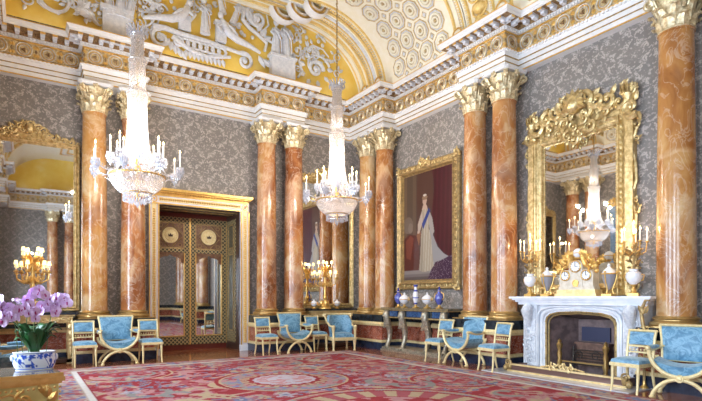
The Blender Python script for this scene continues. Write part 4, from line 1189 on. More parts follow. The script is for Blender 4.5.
mb = MB(); mb.box(-.27,.27,-.26,.27,.28,.34); mb.tube([(-.24,.27,.30),(-.27,.29,.52),(-.22,.31,.78),(0,.32,.88),(.22,.31,.78),(.27,.29,.52),(.24,.27,.30)], .018, 8); mb.build('frame', cream_gilt, t)
for sx in (-1,1):
    for sy in (-1,1):
        mb = MB(); mb.lathe([(.018,0),(.02,.03),(.028,.2),(.032,.28)], 10, (sx*.23, sy*.22+.005, 0)); mb.build('leg', cream_gilt, t)

# ------------------------------------------------------------------ far wall consoles below the mirrors
def pier_console(label, x, grp):
    t = thing('gilt_console_table', label, 'console table', (x, WF, 0), 0, grp)
    mb = MB(); mb.box(-.84,.84,-.60,-.03,1.04,1.09); mb.build('marble_top', black_stone, t)
    mb = MB(); mb.box(-.82,.82,-.58,-.04,1.01,1.04); mb.box(-.78,.78,-.54,-.06,.86,1.01); beads(mb, -.76,.76,.88,.99,.012,-.545,.05)
    scrollwork(mb, [(k*.12,.935) for k in range(-6,7)], .1, random.Random(2), None, -.55); mb.build('apron', gold_pale, t)
    for s in (-1, 1):
        for yy in (-.50, -.12):
            mb = MB(); mb.box(s*.74-.06,s*.74+.06,yy-.05,yy+.05,.08,.86)
            if yy < -.3:
                mb.ball((s*.74,yy-.06,.78), (.07,.05,.08), None, 10, 7); mb.ball((s*.74,yy-.06,.62), (.05,.04,.10), None, 10, 7)
                for k in range(5): leaf(mb, (s*.74, .15+k*.09), pi/2, .14, .10, None, yy-.055, .35)
            mb.box(s*.74-.08,s*.74+.08,yy-.07,yy+.07,.0,.08); mb.build('leg', gold_pale, t)
    mb = MB(); mb.box(-.80,.80,-.57,-.06,.02,.10); mb.build('plinth', wood_dark, t)
    mb = MB(); mb.box(-.78,.78,-.10,-.07,.1,.86); mb.build('back_panel', blue_enamel, t)
    return t
pier_console('gilt console table under the left mirror, partly hidden by the orchids', .13, 'console tables on the far wall')
pier_console('dark and gilt console table in the far right corner behind the tub chair', 7.50, 'console tables on the far wall')
# ------------------------------------------------------------------ candelabra with lit shades
def make_candelabrum():
    t = thing('gilt_candelabrum', '-', 'candelabrum')
    mb = MB(); mb.lathe([(.17,0),(.17,.03),(.12,.05),(.13,.09),(.06,.14),(.04,.22),(.07,.30),(.05,.36),(.03,.45),(.045,.55),(.03,.62),(.04,.75),(.02,.95),(.05,1.02),(.02,1.1)], 16)
    for k in range(6): leaf(mb, (.03,1.02), R(65), .22, .09, RZ(pi/3*k), 0, .3)
    for k in range(3): a = 2*pi*k/3; mb.ball((.10*cos(a),.10*sin(a),.16), (.05,.05,.08), None, 8, 6)
    mb.build('stem', gold, t)
    def branch(a, r1, z0, z1):
        T = RZ(a); mb = MB(); mb.tube([(.02,0,z0),(r1*.5,0,z0-.10),(r1*.95,0,z0-.02),(r1,0,z1-.02)], [.018,.015,.013,.013], 6, T)
        mb.tube([(x, y, z) for x, y, z in spiral((r1*.45, z0+.0), .06, 1.2, -pi/2, .2, 12)], .009, 5, T)
        mb.lathe([(.012,z1-.04),(.045,z1-.02),(.05,z1),(.022,z1+.005),(.022,z1+.03)], 12, (r1,0,0), T); b = mb.build('branch', gold, t)
        mb = MB(); mb.lathe([(.012,z1+.03),(.012,z1+.14)], 8, (r1,0,0), T); mb.build('candle', wax, b)
        mb = MB(); mb.lathe([(.042,z1+.13),(.028,z1+.215)], 14, (r1,0,0), T, cap=False); mb.build('shade', shade, b)
    for k in range(6): branch(2*pi*k/6+.2, .30, .72, .86)
    for k in range(4): branch(2*pi*k/4+.5, .19, .98, 1.14)
    return t
cd0 = make_candelabrum()
put(cd0, (.18, 12.28, 1.09), 0, 'gilt candelabrum with lit shades before the left mirror, above the orchids', 'gilt candelabra with shades')
put(copy_tree(cd0), (7.18, 12.28, 1.09), .3, 'gilt candelabrum with lit shades before the mirror in the far right corner', 'gilt candelabra with shades')
for x in (.18, 7.18):
    l = bpy.data.lights.new('shaded_candles', 'POINT'); l.energy = 9; l.color = (1, .72, .36); l.shadow_soft_size = .02
    o = bpy.data.objects.new('shaded_candles', l); COL.objects.link(o); o.location = (x, 12.28, 2.40)
# ------------------------------------------------------------------ porcelain
def glaze(name, parent, prof, col_fn, n=24, sx=1, sy=1, T=None):
    N = len(prof)
    def P(U, V):
        i = V*(N-1); r_ = np.interp(i, range(N), [p[0] for p in prof]); z = np.interp(i, range(N), [p[1] for p in prof])
        return np.stack([r_*np.cos(U*2*pi)*sx, r_*np.sin(U*2*pi)*sy, z], -1)
    def Pr(U, V):
        q = P(1-U, V); return q
    return vcol_sheet(name, glaze_mat, n+1, (N-1)*4+1, Pr, col_fn, parent)
def bw(seed, dens=.5, ground=(.86,.87,.92), ink=(.03,.06,.40)):
    def fn(U, V):
        r = np.random.RandomState(seed); c = np.zeros(U.shape+(3,)); c[:] = ground
        for k in range(int(60*dens)):
            a, b, s = r.rand(), .15+.7*r.rand(), .02+.04*r.rand(); d = np.abs(((U-a+.5) % 1)-.5)
            c[(d/s)**2+((V-b)/(s*1.3))**2 < 1] = ink if k % 3 else (.25,.35,.65)
        c[(V < .05) | (V > .94)] = ink; return c
    return fn
def make_vase(kind):
    t = thing({'oval':'blue_porcelain_vase','tall':'tall_porcelain_vase','tureen':'porcelain_tureen'}[kind], '-', 'vase' if kind != 'tureen' else 'tureen')
    mb = MB(); mb.box(-.06,.06,-.06,.06,0,.03); mb.lathe([(.055,.03),(.03,.06),(.025,.09)], 14); mb.build('gilt_foot', gold, t)
    if kind == 'oval':
        prof = [(.03,.09),(.07,.14),(.105,.22),(.10,.30),(.06,.36),(.035,.39),(.05,.42)]
        def fn(U, V):
            c = np.zeros(U.shape+(3,)); c[:] = (.10,.12,.42); d = np.abs(((U-.75+.5) % 1)-.5); c[(d/.2)**2+((V-.42)/.28)**2 < 1] = (.85,.8,.78); c[(d/.07)**2+((V-.42)/.13)**2 < 1] = (.6,.4,.35); c[V > .93] = (.8,.6,.2); return c
        glaze('painted_body', t, prof, fn); mb = MB(); mb.lathe([(.05,.42),(.03,.46),(.012,.48),(.02,.50),(.0,.52)], 14); mb.build('lid', cobalt, t)
        for s in (-1,1):
            mb = MB(); mb.tube([(s*.09,0,.20),(s*.15,0,.26),(s*.14,0,.35),(s*.06,0,.38)], .011, 6); mb.build('handle', gold, t)
    elif kind == 'tall':
        def fn(U, V):
            c = np.zeros(U.shape+(3,)); c[:] = (.84,.85,.92); c[(np.sin(V*22) > .3)] = (.04,.06,.42); c[(np.abs(V-.45) < .1)] = (.86,.86,.9); return c
        glaze('painted_body', t, [(.03,.09),(.05,.14),(.075,.26),(.07,.36),(.04,.44),(.035,.52),(.06,.58)], fn)
    else:
        mb = MB(); mb.lathe([(.03,.09),(.09,.13),(.13,.19),(.135,.22)], 20); mb.build('bowl', porcelain, t)
        mb = MB(); mb.lathe([(.14,.22),(.12,.27),(.05,.32),(.02,.34),(.03,.37),(0,.39)], 20); mb.build('lid', porcelain, t)
        for s in (-1,1):
            mb = MB(); mb.tube([(s*.13,0,.18),(s*.19,0,.20),(s*.18,0,.26),(s*.13,0,.24)], .010, 6); mb.build('handle', gold, t)
        mb = MB(); mb.ring((0,0,.215), .138, .008, 20, 5, None, 'z'); mb.build('gilt_rim', gold, t)
    return t
# ------------------------------------------------------------------ console table with silvered monopodia under the portrait
t = thing('marble_console_table', 'long console table with silvered lion legs under the large portrait', 'console table', (WR, 9.62, 0), -pi/2); t.scale = (1, 1, 1.09)
mb = MB(); mb.box(-1.26,1.26,-.76,-.02,1.0,1.05); mb.build('table_top', mottled('green_bronze_marble', (.20,.18,.12), (.10,.10,.08), 9, .2, 0, 0), t)
mb = MB(); mb.box(-1.28,1.28,-.78,-.02,.985,1.0); mb.box(-1.22,1.22,-.70,-.05,.80,.83); beads(mb, -1.26,1.26,1.02,1.035,.010,-.765,.04); mb.build('gilt_moulding', gold_dull, t)
mb = MB(); mb.box(-1.20,1.20,-.66,-.05,.83,.985); mb.build('frieze', black_stone, t)
for x0, x1 in ((-.98,-.66),(-.28,.28),(.66,.98)):
    mb = MB(); mb.box(x0,x1,-.685,-.66,.845,.97); mb.build('blue_stone_panel', blue_enamel, t)
for x in (-1.08,-.44,.44,1.08):
    mb = MB(); y = -.66
    mb.tube([(x,y-.02,.97),(x,y-.05,.90),(x,y-.05,.80),(x,y-.0,.66),(x,y+.06,.48),(x,y+.05,.30),(x,y-.01,.16),(x,y-.03,.09)], [.07,.095,.09,.085,.075,.06,.055,.075], 12)
    mb.ball((x,y-.09,.88), (.065,.07,.085), None, 12, 8); mb.ball((x,y-.15,.85), (.035,.03,.035), None, 8, 6)
    for s in (-1,1): mb.tube(spiral((x+s*.045,.93), .045, 1.3, pi/2, .2, 12, y-.07), .014, 5); mb.ball((x+s*.04,y-.13,.08), (.03,.05,.025), None, 8, 5)
    for k in range(7): leaf(mb, (x,.62), R(-20+k*37), .16, .09, None, y-.06, .3)
    mb.box(x-.10,x+.10,y-.12,y+.12,.045,.085); mb.build('leg', bronze, t)
for x in (-1.0, 0, 1.0):
    mb = MB(); mb.lathe([(.07,.10),(.08,.15),(.055,.2),(.075,.3),(.055,.4),(.075,.5),(.055,.6),(.08,.75),(.07,.83)], 14, (x,-.16,0)); mb.build('rear_column', iron, t)
mb = MB(); mb.box(-1.24,1.24,-.80,-.06,.0,.045); mb.box(-1.20,1.20,-.76,-.08,.045,.10); mb.build('plinth', bronze, t)
vo = make_vase('oval'); put(vo, (8.28, 10.36, 1.1445), PI2, 'oval blue porcelain vase at the left end of the console under the portrait', 'porcelain on the console')
tu = v = make_vase('tureen'); put(v, (8.20, 10.02, 1.1445), PI2, 'white lidded porcelain tureen second from the left on the console', 'porcelain on the console')
put(copy_tree(v), (8.20, 9.16, 1.1445), PI2, 'white lidded porcelain tureen second from the right on the console', 'porcelain on the console')
v = make_vase('tall'); put(v, (8.20, 9.58, 1.1445), PI2, 'tall banded blue and white vase at the middle of the console', 'porcelain on the console')
put(copy_tree(vo), (8.20, 8.74, 1.1445), PI2, 'oval blue porcelain vase at the right end of the console under the portrait', 'porcelain on the console')
vs_ = copy_tree(tu); put(vs_, (6.86, 12.35, 1.09), 0, 'small white porcelain tureen left of the candelabrum in the far right corner', 'small vases in the far corner'); vs_.scale = (.7,.7,.7)
vs_ = copy_tree(tu); put(vs_, (7.62, 12.35, 1.09), 0, 'small white porcelain tureen right of the candelabrum in the far right corner', 'small vases in the far corner'); vs_.scale = (.7,.7,.7)

# ------------------------------------------------------------------ fireplace (local -Y = into the room, local +x = towards the camera)
FP = 5.30
t = thing('marble_fireplace', 'white carved marble fireplace with arched brass trimmed opening', 'fireplace', (WR, FP, 0), -pi/2); t.scale = (1, 1.1, 1)
mb = MB()
poly = [(-1.34,1.39),(1.34,1.39),(1.34,1.43),(-1.34,1.43)]
for hw, fy_, za, zb in ((1.33,-.72,1.385,1.425),(1.29,-.68,1.355,1.385),(1.25,-.64,1.32,1.355),(1.21,-.60,1.27,1.32)):
    mb.box(-hw,hw,fy_,-.56,za,zb); mb.box(-1.16,1.16,-.56,-.02,za,zb)
mb.build('mantel_shelf', white_marble, t)
ow = .665
arcp = [(-ow,.95),(-ow*.96,1.03),(-ow*.85,1.09),(-ow*.6,1.13),(0,1.15),(ow*.6,1.13),(ow*.85,1.09),(ow*.96,1.03),(ow,.95)]
for s in (-1, 1):
    mb = MB(); a, b = sorted((s*.82, s*1.12))
    mb.box(a,b,-.56,-.02,.10,1.27); mb.box(a-.03,b+.03,-.60,-.02,0,.12)
    mb.m = 1; scrollwork(mb, [(s*.97+.05*sin(k*2), .2+k*.11) for k in range(10)], .17, random.Random(20+s), None, -.56, .14)
    mb.tube([(s*.97,-.60,1.24),(s*.97,-.66,1.15),(s*.97,-.62,1.0),(s*.97,-.57,.85)], [.09,.10,.07,.03], 10)
    mb.box(a+.02,b-.02,-.575,-.56,.18,1.2); mb.build('jamb', [white_marble, carved_marble], t)
mb = MB()
poly = [(-.82,0),(-ow-.02,0)]
# front face as strips around the arched opening
xs_ = [-ow-.0]+[p[0] for p in arcp[1:-1]]+[ow]
for i in range(len(arcp)-1):
    (xa,za),(xb,zb) = arcp[i],arcp[i+1]
    mb.add([(xa,-.48,za),(xb,-.48,zb),(xb,-.48,1.27),(xa,-.48,1.27),(xa,-.02,za),(xb,-.02,zb)], [(0,1,2,3),(4,5,1,0)])
for s in (-1,1):
    a, b = sorted((s*ow, s*.82)); mb.box(a,b,-.48,-.02,0,.95); 
    mb.box(a,b,-.48,-.02,.95,1.27)
for rr, yy, r_ in ((1.13,-.50,.035),(1.24,-.52,.022),(1.05,-.49,.02)):
    mb.tube([(x*rr, yy, .95*0+z+(rr-1)*.45) for x, z in [(-ow,.02)]+arcp+[(ow,.02)]], r_, 8)
mb.build('arched_surround', white_marble, t)
mb = MB()
mb.tube([(x, -.49, z) for x, z in [(-ow,.0)]+arcp+[(ow,.0)]], .022, 8)
mb.tube([(x*.95, -.46, z-.03) for x, z in [(-ow,.0)]+arcp+[(ow,.0)]], .016, 8)
for i in range(40):
    q = i/39*9.999; pts = [(-ow,.02)]+arcp+[(ow,.02)]; k = min(int(q), 9); f_ = q-k; mb.ball((pts[k][0]*(1-f_)+pts[k+1][0]*f_, -.51, pts[k][1]*(1-f_)+pts[k+1][1]*f_), .018, None, 6, 4)
mb.build('brass_trim', gold_dull, t)
firebox = mottled('firebox_iron', (.20,.135,.13), (.10,.07,.07), 6, .45, .3, .2)
mb = MB(); pw = ow-.02
mb.add([(-pw,-.44,0),(-pw*.55,.0,0),(-pw*.55,.0,1.0),(-pw,-.44,1.1)], [(0,1,2,3)]); mb.add([(pw,-.44,0),(pw*.55,.0,0),(pw*.55,.0,1.0),(pw,-.44,1.1)], [(3,2,1,0)])
mb.box(-.40,.40,.0,.24,.0,1.0); mb.add([(-pw,-.44,1.12),(pw,-.44,1.12),(pw*.55,.0,1.0),(-pw*.55,.0,1.0)], [(0,1,2,3)])
mb.add([(-pw,-.46,.012),(pw,-.46,.012),(pw*.55,.0,.012),(-pw*.55,.0,.012)], [(0,1,2,3)])
mb.build('firebox', firebox, t)
mb = MB(); mb.box(-.30,.30,-.14,.0,.14,.56); mb.box(-.33,.33,-.16,.0,.54,.58); mb.build('fire_basket', mottled('rusty_brown_iron', (.20,.11,.08), (.11,.06,.045), 12, .4, .3, .3), t)
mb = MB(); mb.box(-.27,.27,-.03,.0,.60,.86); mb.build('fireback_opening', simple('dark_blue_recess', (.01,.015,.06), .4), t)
mb = MB()
for k in range(6): mb.tube([(-.30,-.20-.012*k,.20+k*.05),(.30,-.20-.012*k,.20+k*.05)], .010, 6)
for s in (-1,1):
    mb.tube([(s*.30,-.24,.0),(s*.30,-.22,.5)], .02, 8)
    mb.tube([(p[0]*s, p[1], p[2]) for p in spiral((.16,.35), .10, 1.2, 0, .2, 14, -.27)], .009, 5)
mb.box(-.30,.30,-.22,-.02,.17,.20); mb.build('fire_grate', iron, t)
for s in (-1,1):
    mb = MB(); mb.lathe([(.07,.012),(.07,.04),(.04,.06),(.03,.12),(.05,.2),(.03,.28),(.045,.36),(.03,.44),(.05,.5),(.055,.54),(.03,.58),(.035,.61),(0,.65)], 14, (s*.44,-.42,0)); mb.build('andiron', brass, t)
mb = MB(); mb.box(-.45,.45,-.40,-.38,.22,.245); mb.build('grate_bar', brass, t)
# hearth slab and fender
mb = MB(); mb.box(7.42, WR-.02, 3.95, 6.75, .002, .018); tag(mb.build('hearth_slab', hearth_stone), 'pale marble hearth slab on the floor before the fireplace', 'hearth')
t = thing('bronze_fender', 'low bronze fender with scrolled crest in front of the fireplace', 'fender', (7.80, 5.28, .018), -pi/2)
mb = MB(); mb.box(-1.08,1.08,-.03,.03,.02,.13); mb.box(-1.12,1.12,-.05,.05,0,.03); mb.box(-1.10,1.10,-.04,.04,.125,.15)
for s in (-1,1): mb.box(min(s*1.02,s*1.08),max(s*1.02,s*1.08),0,.42,.0,.13)
mb.build('rail', simple('dark_polished_bronze', (.22,.13,.11), .28, .6), t)
mb = MB(); scrollwork(mb, [(k*.10,.16+.05*max(0,1-abs(k)/3)) for k in range(-2,3)], .12, random.Random(12), None, -.03); mb.tube([(-.42,-.02,.155),(-.2,-.02,.19),(0,-.02,.22),(.2,-.02,.19),(.42,-.02,.155)], .014, 6); mb.box(-1.1,1.1,-.052,-.042,.118,.15); mb.box(-1.12,1.12,-.06,-.05,.0,.03); mb.build('scroll_crest', gold_pale, t)
for s in (-1,1):
    mb = MB(); mb.ball((s*1.08,-.02,.10), (.05,.05,.08), None, 12, 8); mb.ball((s*1.16,-.05,.06), (.05,.05,.06), None, 10, 6); mb.tube([(x, y, z) for x, y, z in spiral((s*1.10,.16), .07, 1.3, 0, .2, 14, -.06)], .018, 6); mb.build('end_ornament', gold_dull, t)
# ------------------------------------------------------------------ mantelpiece garniture
MX = 8.34; MZ = 1.425
def on_mantel(y, dx=0): return (MX+dx, y, MZ)
t = thing('mantel_clock', 'white marble and gilt mantel clock with three dials and a globe on top', 'clock', on_mantel(5.32), -pi/2)
mb = MB(); mb.box(-.40,.40,-.13,.13,0,.05); mb.box(-.37,.37,-.11,.11,.05,.12); mb.build('plinth', gold_pale, t)
mb = MB(); mb.box(-.34,.34,-.09,.09,.12,.17)
for cx_, w_, h_ in ((-.20,.12,.22),(.20,.12,.22),(0,.13,.38)):
    dp = .09 if cx_ else .098
    n = 12; poly = [(cx_-w_,.17),(cx_+w_,.17)]+[(cx_+w_*cos(a), .17+h_-.0+w_*sin(a)*.7) for a in [pi*k/n for k in range(n+1)]]; mb.prism(poly[::-1], -dp, dp)
mb.build('marble_case', mottled('clock_marble', (.74,.67,.56), (.60,.52,.40), 12, .3, 0, 0), t)
for cx_, cz_, r_ in ((-.20,.37,.085),(.20,.37,.085),(0,.53,.10)):
    mb = MB(); mb.m = 0; mb.lathe([(r_,0),(r_,.012),(0,.014)], 24, T=TR((cx_,-.099,cz_)) @ RX(pi/2)); mb.m = 1; mb.ring((cx_,-.108,cz_), r_, .012, 24, 6)
    mb.m = 2; mb.box(cx_-.004,cx_+.004,-.118,-.114,cz_,cz_+r_*.75); mb.box(cx_,cx_+r_*.5,-.118,-.114,cz_-.004,cz_+.004)
    for k in range(12): a = pi/6*k; mb.box(cx_+r_*.82*cos(a)-.005,cx_+r_*.82*cos(a)+.005,-.118,-.113,cz_+r_*.82*sin(a)-.006,cz_+r_*.82*sin(a)+.006)
    mb.build('dial', [porcelain, gold, iron], t)
mb = MB(); mb.prism([(-.05,.17),(.05,.17),(.05,.24),(.035,.28),(0,.295),(-.035,.28),(-.05,.24)][::-1], -.10, -.085); mb.ring((0,-.1,.235), .055, .01, 14, 5); mb.build('niche', gold, t)
mb = MB(); rng = random.Random(31)
for s in (-1,1):
    for k in range(9):
        q = k/8; x = s*(.33-.24*q); z = .46+.26*q+.05*sin(q*pi); mb.ball((x+rng.uniform(-.02,.02),-.03+rng.uniform(-.05,.04),z+rng.uniform(-.03,.03)), (.045,.04,.04), None, 7, 5)
        leaf(mb, (x, z), pi/2-s*.5+rng.uniform(-.5,.5), .13, .08, None, -.07, .4)
    # a small gilt cherub: one continuous body
    mb.lathe([(.0,.0),(.035,.02),(.05,.07),(.04,.13),(.05,.18),(.02,.215),(.035,.24),(.04,.27),(.025,.30),(0,.31)], 10, T=TR((s*.17,-.06,.52)) @ RY(-s*.35))
    mb.tube([(s*.17,-.06,.68),(s*.10,-.09,.74),(s*.05,-.07,.78)], [.018,.014,.012], 6); mb.tube([(s*.17,-.06,.54),(s*.24,-.10,.50),(s*.26,-.12,.42)], [.028,.022,.014], 6)
mb.build('gilt_garland', gold, t)
mb = MB(); mb.ball((0,-.02,.77), .085, None, 18, 12); g = mb.build('globe', porcelain, t)
mb = MB(); mb.ring((0,-.02,.77), .088, .008, 22, 5, None, 'z'); mb.lathe([(.03,.66),(.05,.68),(.03,.70)], 10, (0,-.02,0)); mb.build('globe_band', gold, g)
def make_urn():
    t = thing('mantel_urn', '-', 'urn')
    mb = MB(); mb.box(-.085,.085,-.085,.085,0,.04)
    for k in range(3): a = 2*pi*k/3+.5; mb.tube([(.07*cos(a),.07*sin(a),.04),(.05*cos(a),.05*sin(a),.12),(.10*cos(a),.10*sin(a),.26),(.12*cos(a),.12*sin(a),.40)], .011, 6); mb.ball((.12*cos(a),.12*sin(a),.41), .02, None, 8, 5)
    mb.ring((0,0,.38), .115, .012, 20, 5, None, 'z'); mb.build('gilt_mount', gold, t)
    mb = MB(); mb.lathe([(.0,.10),(.03,.12),(.06,.18),(.095,.28),(.11,.38)], 20, lobes=12, amp=.05); mb.build('urn_body', simple('grey_stone', (.30,.30,.34), .3), t)
    mb = MB(); mb.lathe([(.11,.39),(.085,.44),(.04,.48),(.02,.50),(.03,.53),(0,.56)], 18); mb.build('lid', porcelain, t)
    return t
u0 = make_urn(); put(u0, on_mantel(5.95, -.02), PI2, 'grey and gilt covered urn on the mantel, left of the clock', 'covered urns on the mantel')
put(copy_tree(u0), on_mantel(4.76, -.02), PI2, 'grey and gilt covered urn on the mantel, right of the clock', 'covered urns on the mantel')
def make_vase_candelabrum():
    t = thing('vase_candelabrum', '-', 'candelabrum')
    mb = MB(); mb.box(-.08,.08,-.08,.08,0,.05); mb.lathe([(.07,.05),(.035,.09),(.025,.15),(.05,.19)], 14)
    for s in (-1,1): mb.tube([(s*.10,0,.36),(s*.15,0,.34),(s*.13,0,.26),(s*.06,0,.24)], .012, 6)
    mb.build('gilt_foot', gold, t)
    mb = MB(); mb.lathe([(.04,.19),(.10,.24),(.12,.31),(.11,.38),(.06,.41),(.07,.44)], 20); mb.build('white_vase', porcelain, t)
    mb = MB(); rng = random.Random(3); mb.tube([(0,0,.42),(0,0,.95)], .014, 6)
    for k in range(26): a = rng.uniform(0,6.28); r_ = rng.uniform(.03,.13); mb.ball((r_*cos(a),r_*sin(a),rng.uniform(.44,.85)), (.02,.02,.02), None, 6, 4)
    for k in range(16): leaf(mb, (.02,rng.uniform(.45,.8)), R(rng.uniform(10,70)), .15, .05, RZ(k*.9), 0, .3)
    mb.build('flower_spray', gold_dull, t)
    def br(a, r1, z0, z1):
        T = RZ(a); mb = MB(); mb.tube([(.01,0,z0),(r1*.4,0,z0-.06),(r1*.9,0,z0+.0),(r1,0,z1)], [.011,.010,.009,.009], 6, T); mb.lathe([(.01,z1-.02),(.035,z1),(.018,z1+.01)], 10, (r1,0,0), T); b = mb.build('branch', gold, t)
        mb = MB(); mb.lathe([(.011,z1+.01),(.011,z1+.16),(.003,z1+.165)], 8, (r1,0,0), T); mb.build('candle', wax, b)
        z = z1+.17; mb = MB(); mb.lathe([(.001,z),(.011,z+.013),(.012,z+.026),(.006,z+.045),(.001,z+.065)], 8, (r1,0,0), T); mb.build('flame', flame, b)
    for k in range(5): br(2*pi*k/5+.35, .19, .72, .88)
    br(0, .0, .9, 1.0)
    return t
vc0 = make_vase_candelabrum()
put(vc0, on_mantel(6.34), PI2, 'white vase candelabrum with lit candles at the left end of the mantel', 'vase candelabra on the mantel')
put(copy_tree(vc0), on_mantel(4.36), PI2+.3, 'white vase candelabrum with lit candles at the right end of the mantel', 'vase candelabra on the mantel')
for y in (6.34, 4.36):
    l = bpy.data.lights.new('mantel_candles', 'POINT'); l.energy = 11; l.color = (1, .66, .30); l.shadow_soft_size = .02
    o = bpy.data.objects.new('mantel_candles', l); COL.objects.link(o); o.location = (8.26, y, 2.52)
# gilt scroll stand on the far side of the mantel
t = thing('gilt_torchere', 'slender gilt scroll stand tucked between the fireplace and the large column', 'stand', (8.03, 4.04, 0), -pi/2)
mb = MB(); mb.lathe([(.06,0),(.06,.03),(.03,.06),(.02,.12)], 14); mb.build('base', gold, t)
mb = MB(); mb.tube([(0,0,.1),(.0,0,.5),(.04,0,.75),(-.02,0,1.0),(-.05,0,1.2),(.02,0,1.36),(.08,0,1.36)], [.02,.02,.024,.028,.026,.022,.012], 8)
for z in (.4,.8,1.15): leaf(mb, (0,z), R(60), .16, .08, None, -.02, .3); leaf(mb, (0,z), R(120), .16, .08, None, -.02, .3)
mb.build('scroll_stem', gold_dull, t)

# ------------------------------------------------------------------ gilt table with the orchids in the left foreground
t = thing('gilt_writing_table', 'carved gilt table with polished top in the left foreground', 'table', (-.37, 4.863, 0), R(8))
yg = mottled('greenish_gilding', (.80,.74,.30), (.64,.55,.19), 9, .35, .35, .4, 40, .008)
mb = MB(); mb.box(-.60,.60,-.30,.30,.775,.80); mb.build('table_top', simple('polished_dark_top', (.16,.13,.10), .05), t)
mb = MB(); mb.box(-.61,.61,-.315,-.30,.77,.802); mb.box(-.62,.62,-.325,.31,.735,.77); mb.box(-.60,.60,-.305,.29,.715,.735); mb.build('gilt_edge', gold, t)
mb = MB(); mb.box(-.58,.58,-.285,.28,.50,.715); fr = mb.build('frieze', yg, t)
mb = MB()
for s in (-1,1):
    for k in range(2): mb.tube(spiral((s*(.14+.2*k),.61), .07, 1.5, pi*.5, .15, 18, -.295), [.014*(1-.5*i/18) for i in range(19)], 6)
    mb.tube([(s*.1,-.295,.62),(s*.25,-.295,.66),(s*.42,-.295,.58)], .01, 5)
for x in (-.52,.50):
    for k in range(3): leaf(mb, (x,.56+k*.04), pi/2+(k-1)*.6, .12, .07, None, -.29, .3)
beads(mb, -.57,.57,.515,.70,.010,-.388,.035); mb.build('carved_scrolls', gold, fr)
for sx in (-1,1):
    for sy in (-.23, .22):
        mb = MB(); mb.tube([(sx*.52,sy,.52),(sx*.55,sy-.02,.42),(sx*.50,sy,.22),(sx*.48,sy,.08),(sx*.52,sy-.02,.02)], [.05,.055,.035,.028,.04], 10); mb.tube(spiral((sx*.50,.50), .08, 1.3, 0, .2, 14, sy-.03), .016, 6); mb.build('leg', gold, t)
# planter
PX, PY, PZ = .085, 4.98, .80
t = thing('porcelain_planter', 'blue and white oval porcelain planter holding the orchids', 'planter', (PX, PY, PZ), 0); t.scale = (.75,.75,.80)
def pl_cols(U, V):
    c = np.zeros(U.shape+(3,)); c[:] = (.80,.84,.92); r = np.random.RandomState(6); ink = np.array((.03,.08,.42))
    for k in range(84):
        a, b = r.rand(), .22+.5*r.rand()
        for q in range(4):
            aa, bb, s = a+r.uniform(-.02,.02), b+r.uniform(-.08,.08), r.uniform(.004,.013); d = np.abs(((U-aa+.5) % 1)-.5); c[(d/s)**2+((V-bb)/(s*5))**2 < 1] = ink*(.8+.9*r.rand())
    for k in range(9):
        a = k/9+.03; d = np.abs(((U-a+.03*np.sin(V*9)+.5) % 1)-.5); c[(d < .003) & (V > .25) & (V < .7)] = ink
    c[(V > .12) & (V < .17)] = ink*2; c[(V > .80) & (V < .845)] = (.12,.2,.5); return c
glaze('painted_bowl', t, [(.172,0),(.174,.012),(.184,.028),(.198,.07),(.203,.12),(.198,.15),(.192,.165),(.20,.18),(.203,.185)], pl_cols, 150, 1.05, .62)
mb = MB(); mb.lathe([(.20,.185),(.19,.19),(.175,.175),(.16,.16),(0,.16)], 40, sx=1.05, sy=.62, cap=False); mb.build('rim', porcelain, t)
mb = MB(); mb.lathe([(.178,.158),(0,.165)], 30, sx=1.0, sy=.6, cap=False); mb.build('moss', mottled('moss', (.06,.08,.03), (.12,.12,.05), 40, .9), t)
for s in (-1,1):
    mb = MB(); mb.ball((s*.213,0,.125), (.018,.03,.035), None, 8, 6); mb.build('lug', porcelain, t)
leaf_mat = mottled('orchid_leaf', (.015,.07,.018), (.03,.12,.03), 6, .3, 0, .05)
stem_mat = simple('orchid_stem', (.10,.16,.05), .5)
def mk_petal():
    m = Mat('lilac_petal', (.7,.42,.72), .5); c = m.coord(); n = m.noise(c, 30, 3); m.base(m.mix(n.ss(.35,.65), (.66,.40,.74), (.82,.62,.86)))
    m.b.inputs['Subsurface Weight'].default_value = 0; return m.m
petal = mk_petal(); lip = simple('magenta_lip', (.42,.04,.22), .45)
rng = random.Random(17)
stems = [(-.14,.02,[(-.16,.0,.25),(-.22,-.03,.42),(-.32,-.06,.47),(-.42,-.08,.42)]), (-.05,.04,[(-.07,.05,.30),(-.04,.03,.52),(.02,-.02,.58),(.08,-.08,.54)]),
         (.04,-.02,[(.03,-.02,.24),(.0,-.05,.38),(-.08,-.10,.43),(-.18,-.13,.38)]), (.10,.03,[(.13,.04,.28),(.18,.02,.46),(.24,-.03,.50),(.30,-.07,.44)]),
         (.0,.05,[(-.01,.08,.26),(.06,.06,.42),(.12,.0,.46),(.18,-.06,.41)]), (-.10,-.03,[(-.12,-.05,.22),(-.17,-.08,.34),(-.24,-.12,.37),(-.31,-.14,.32)])]
mb0 = MB()
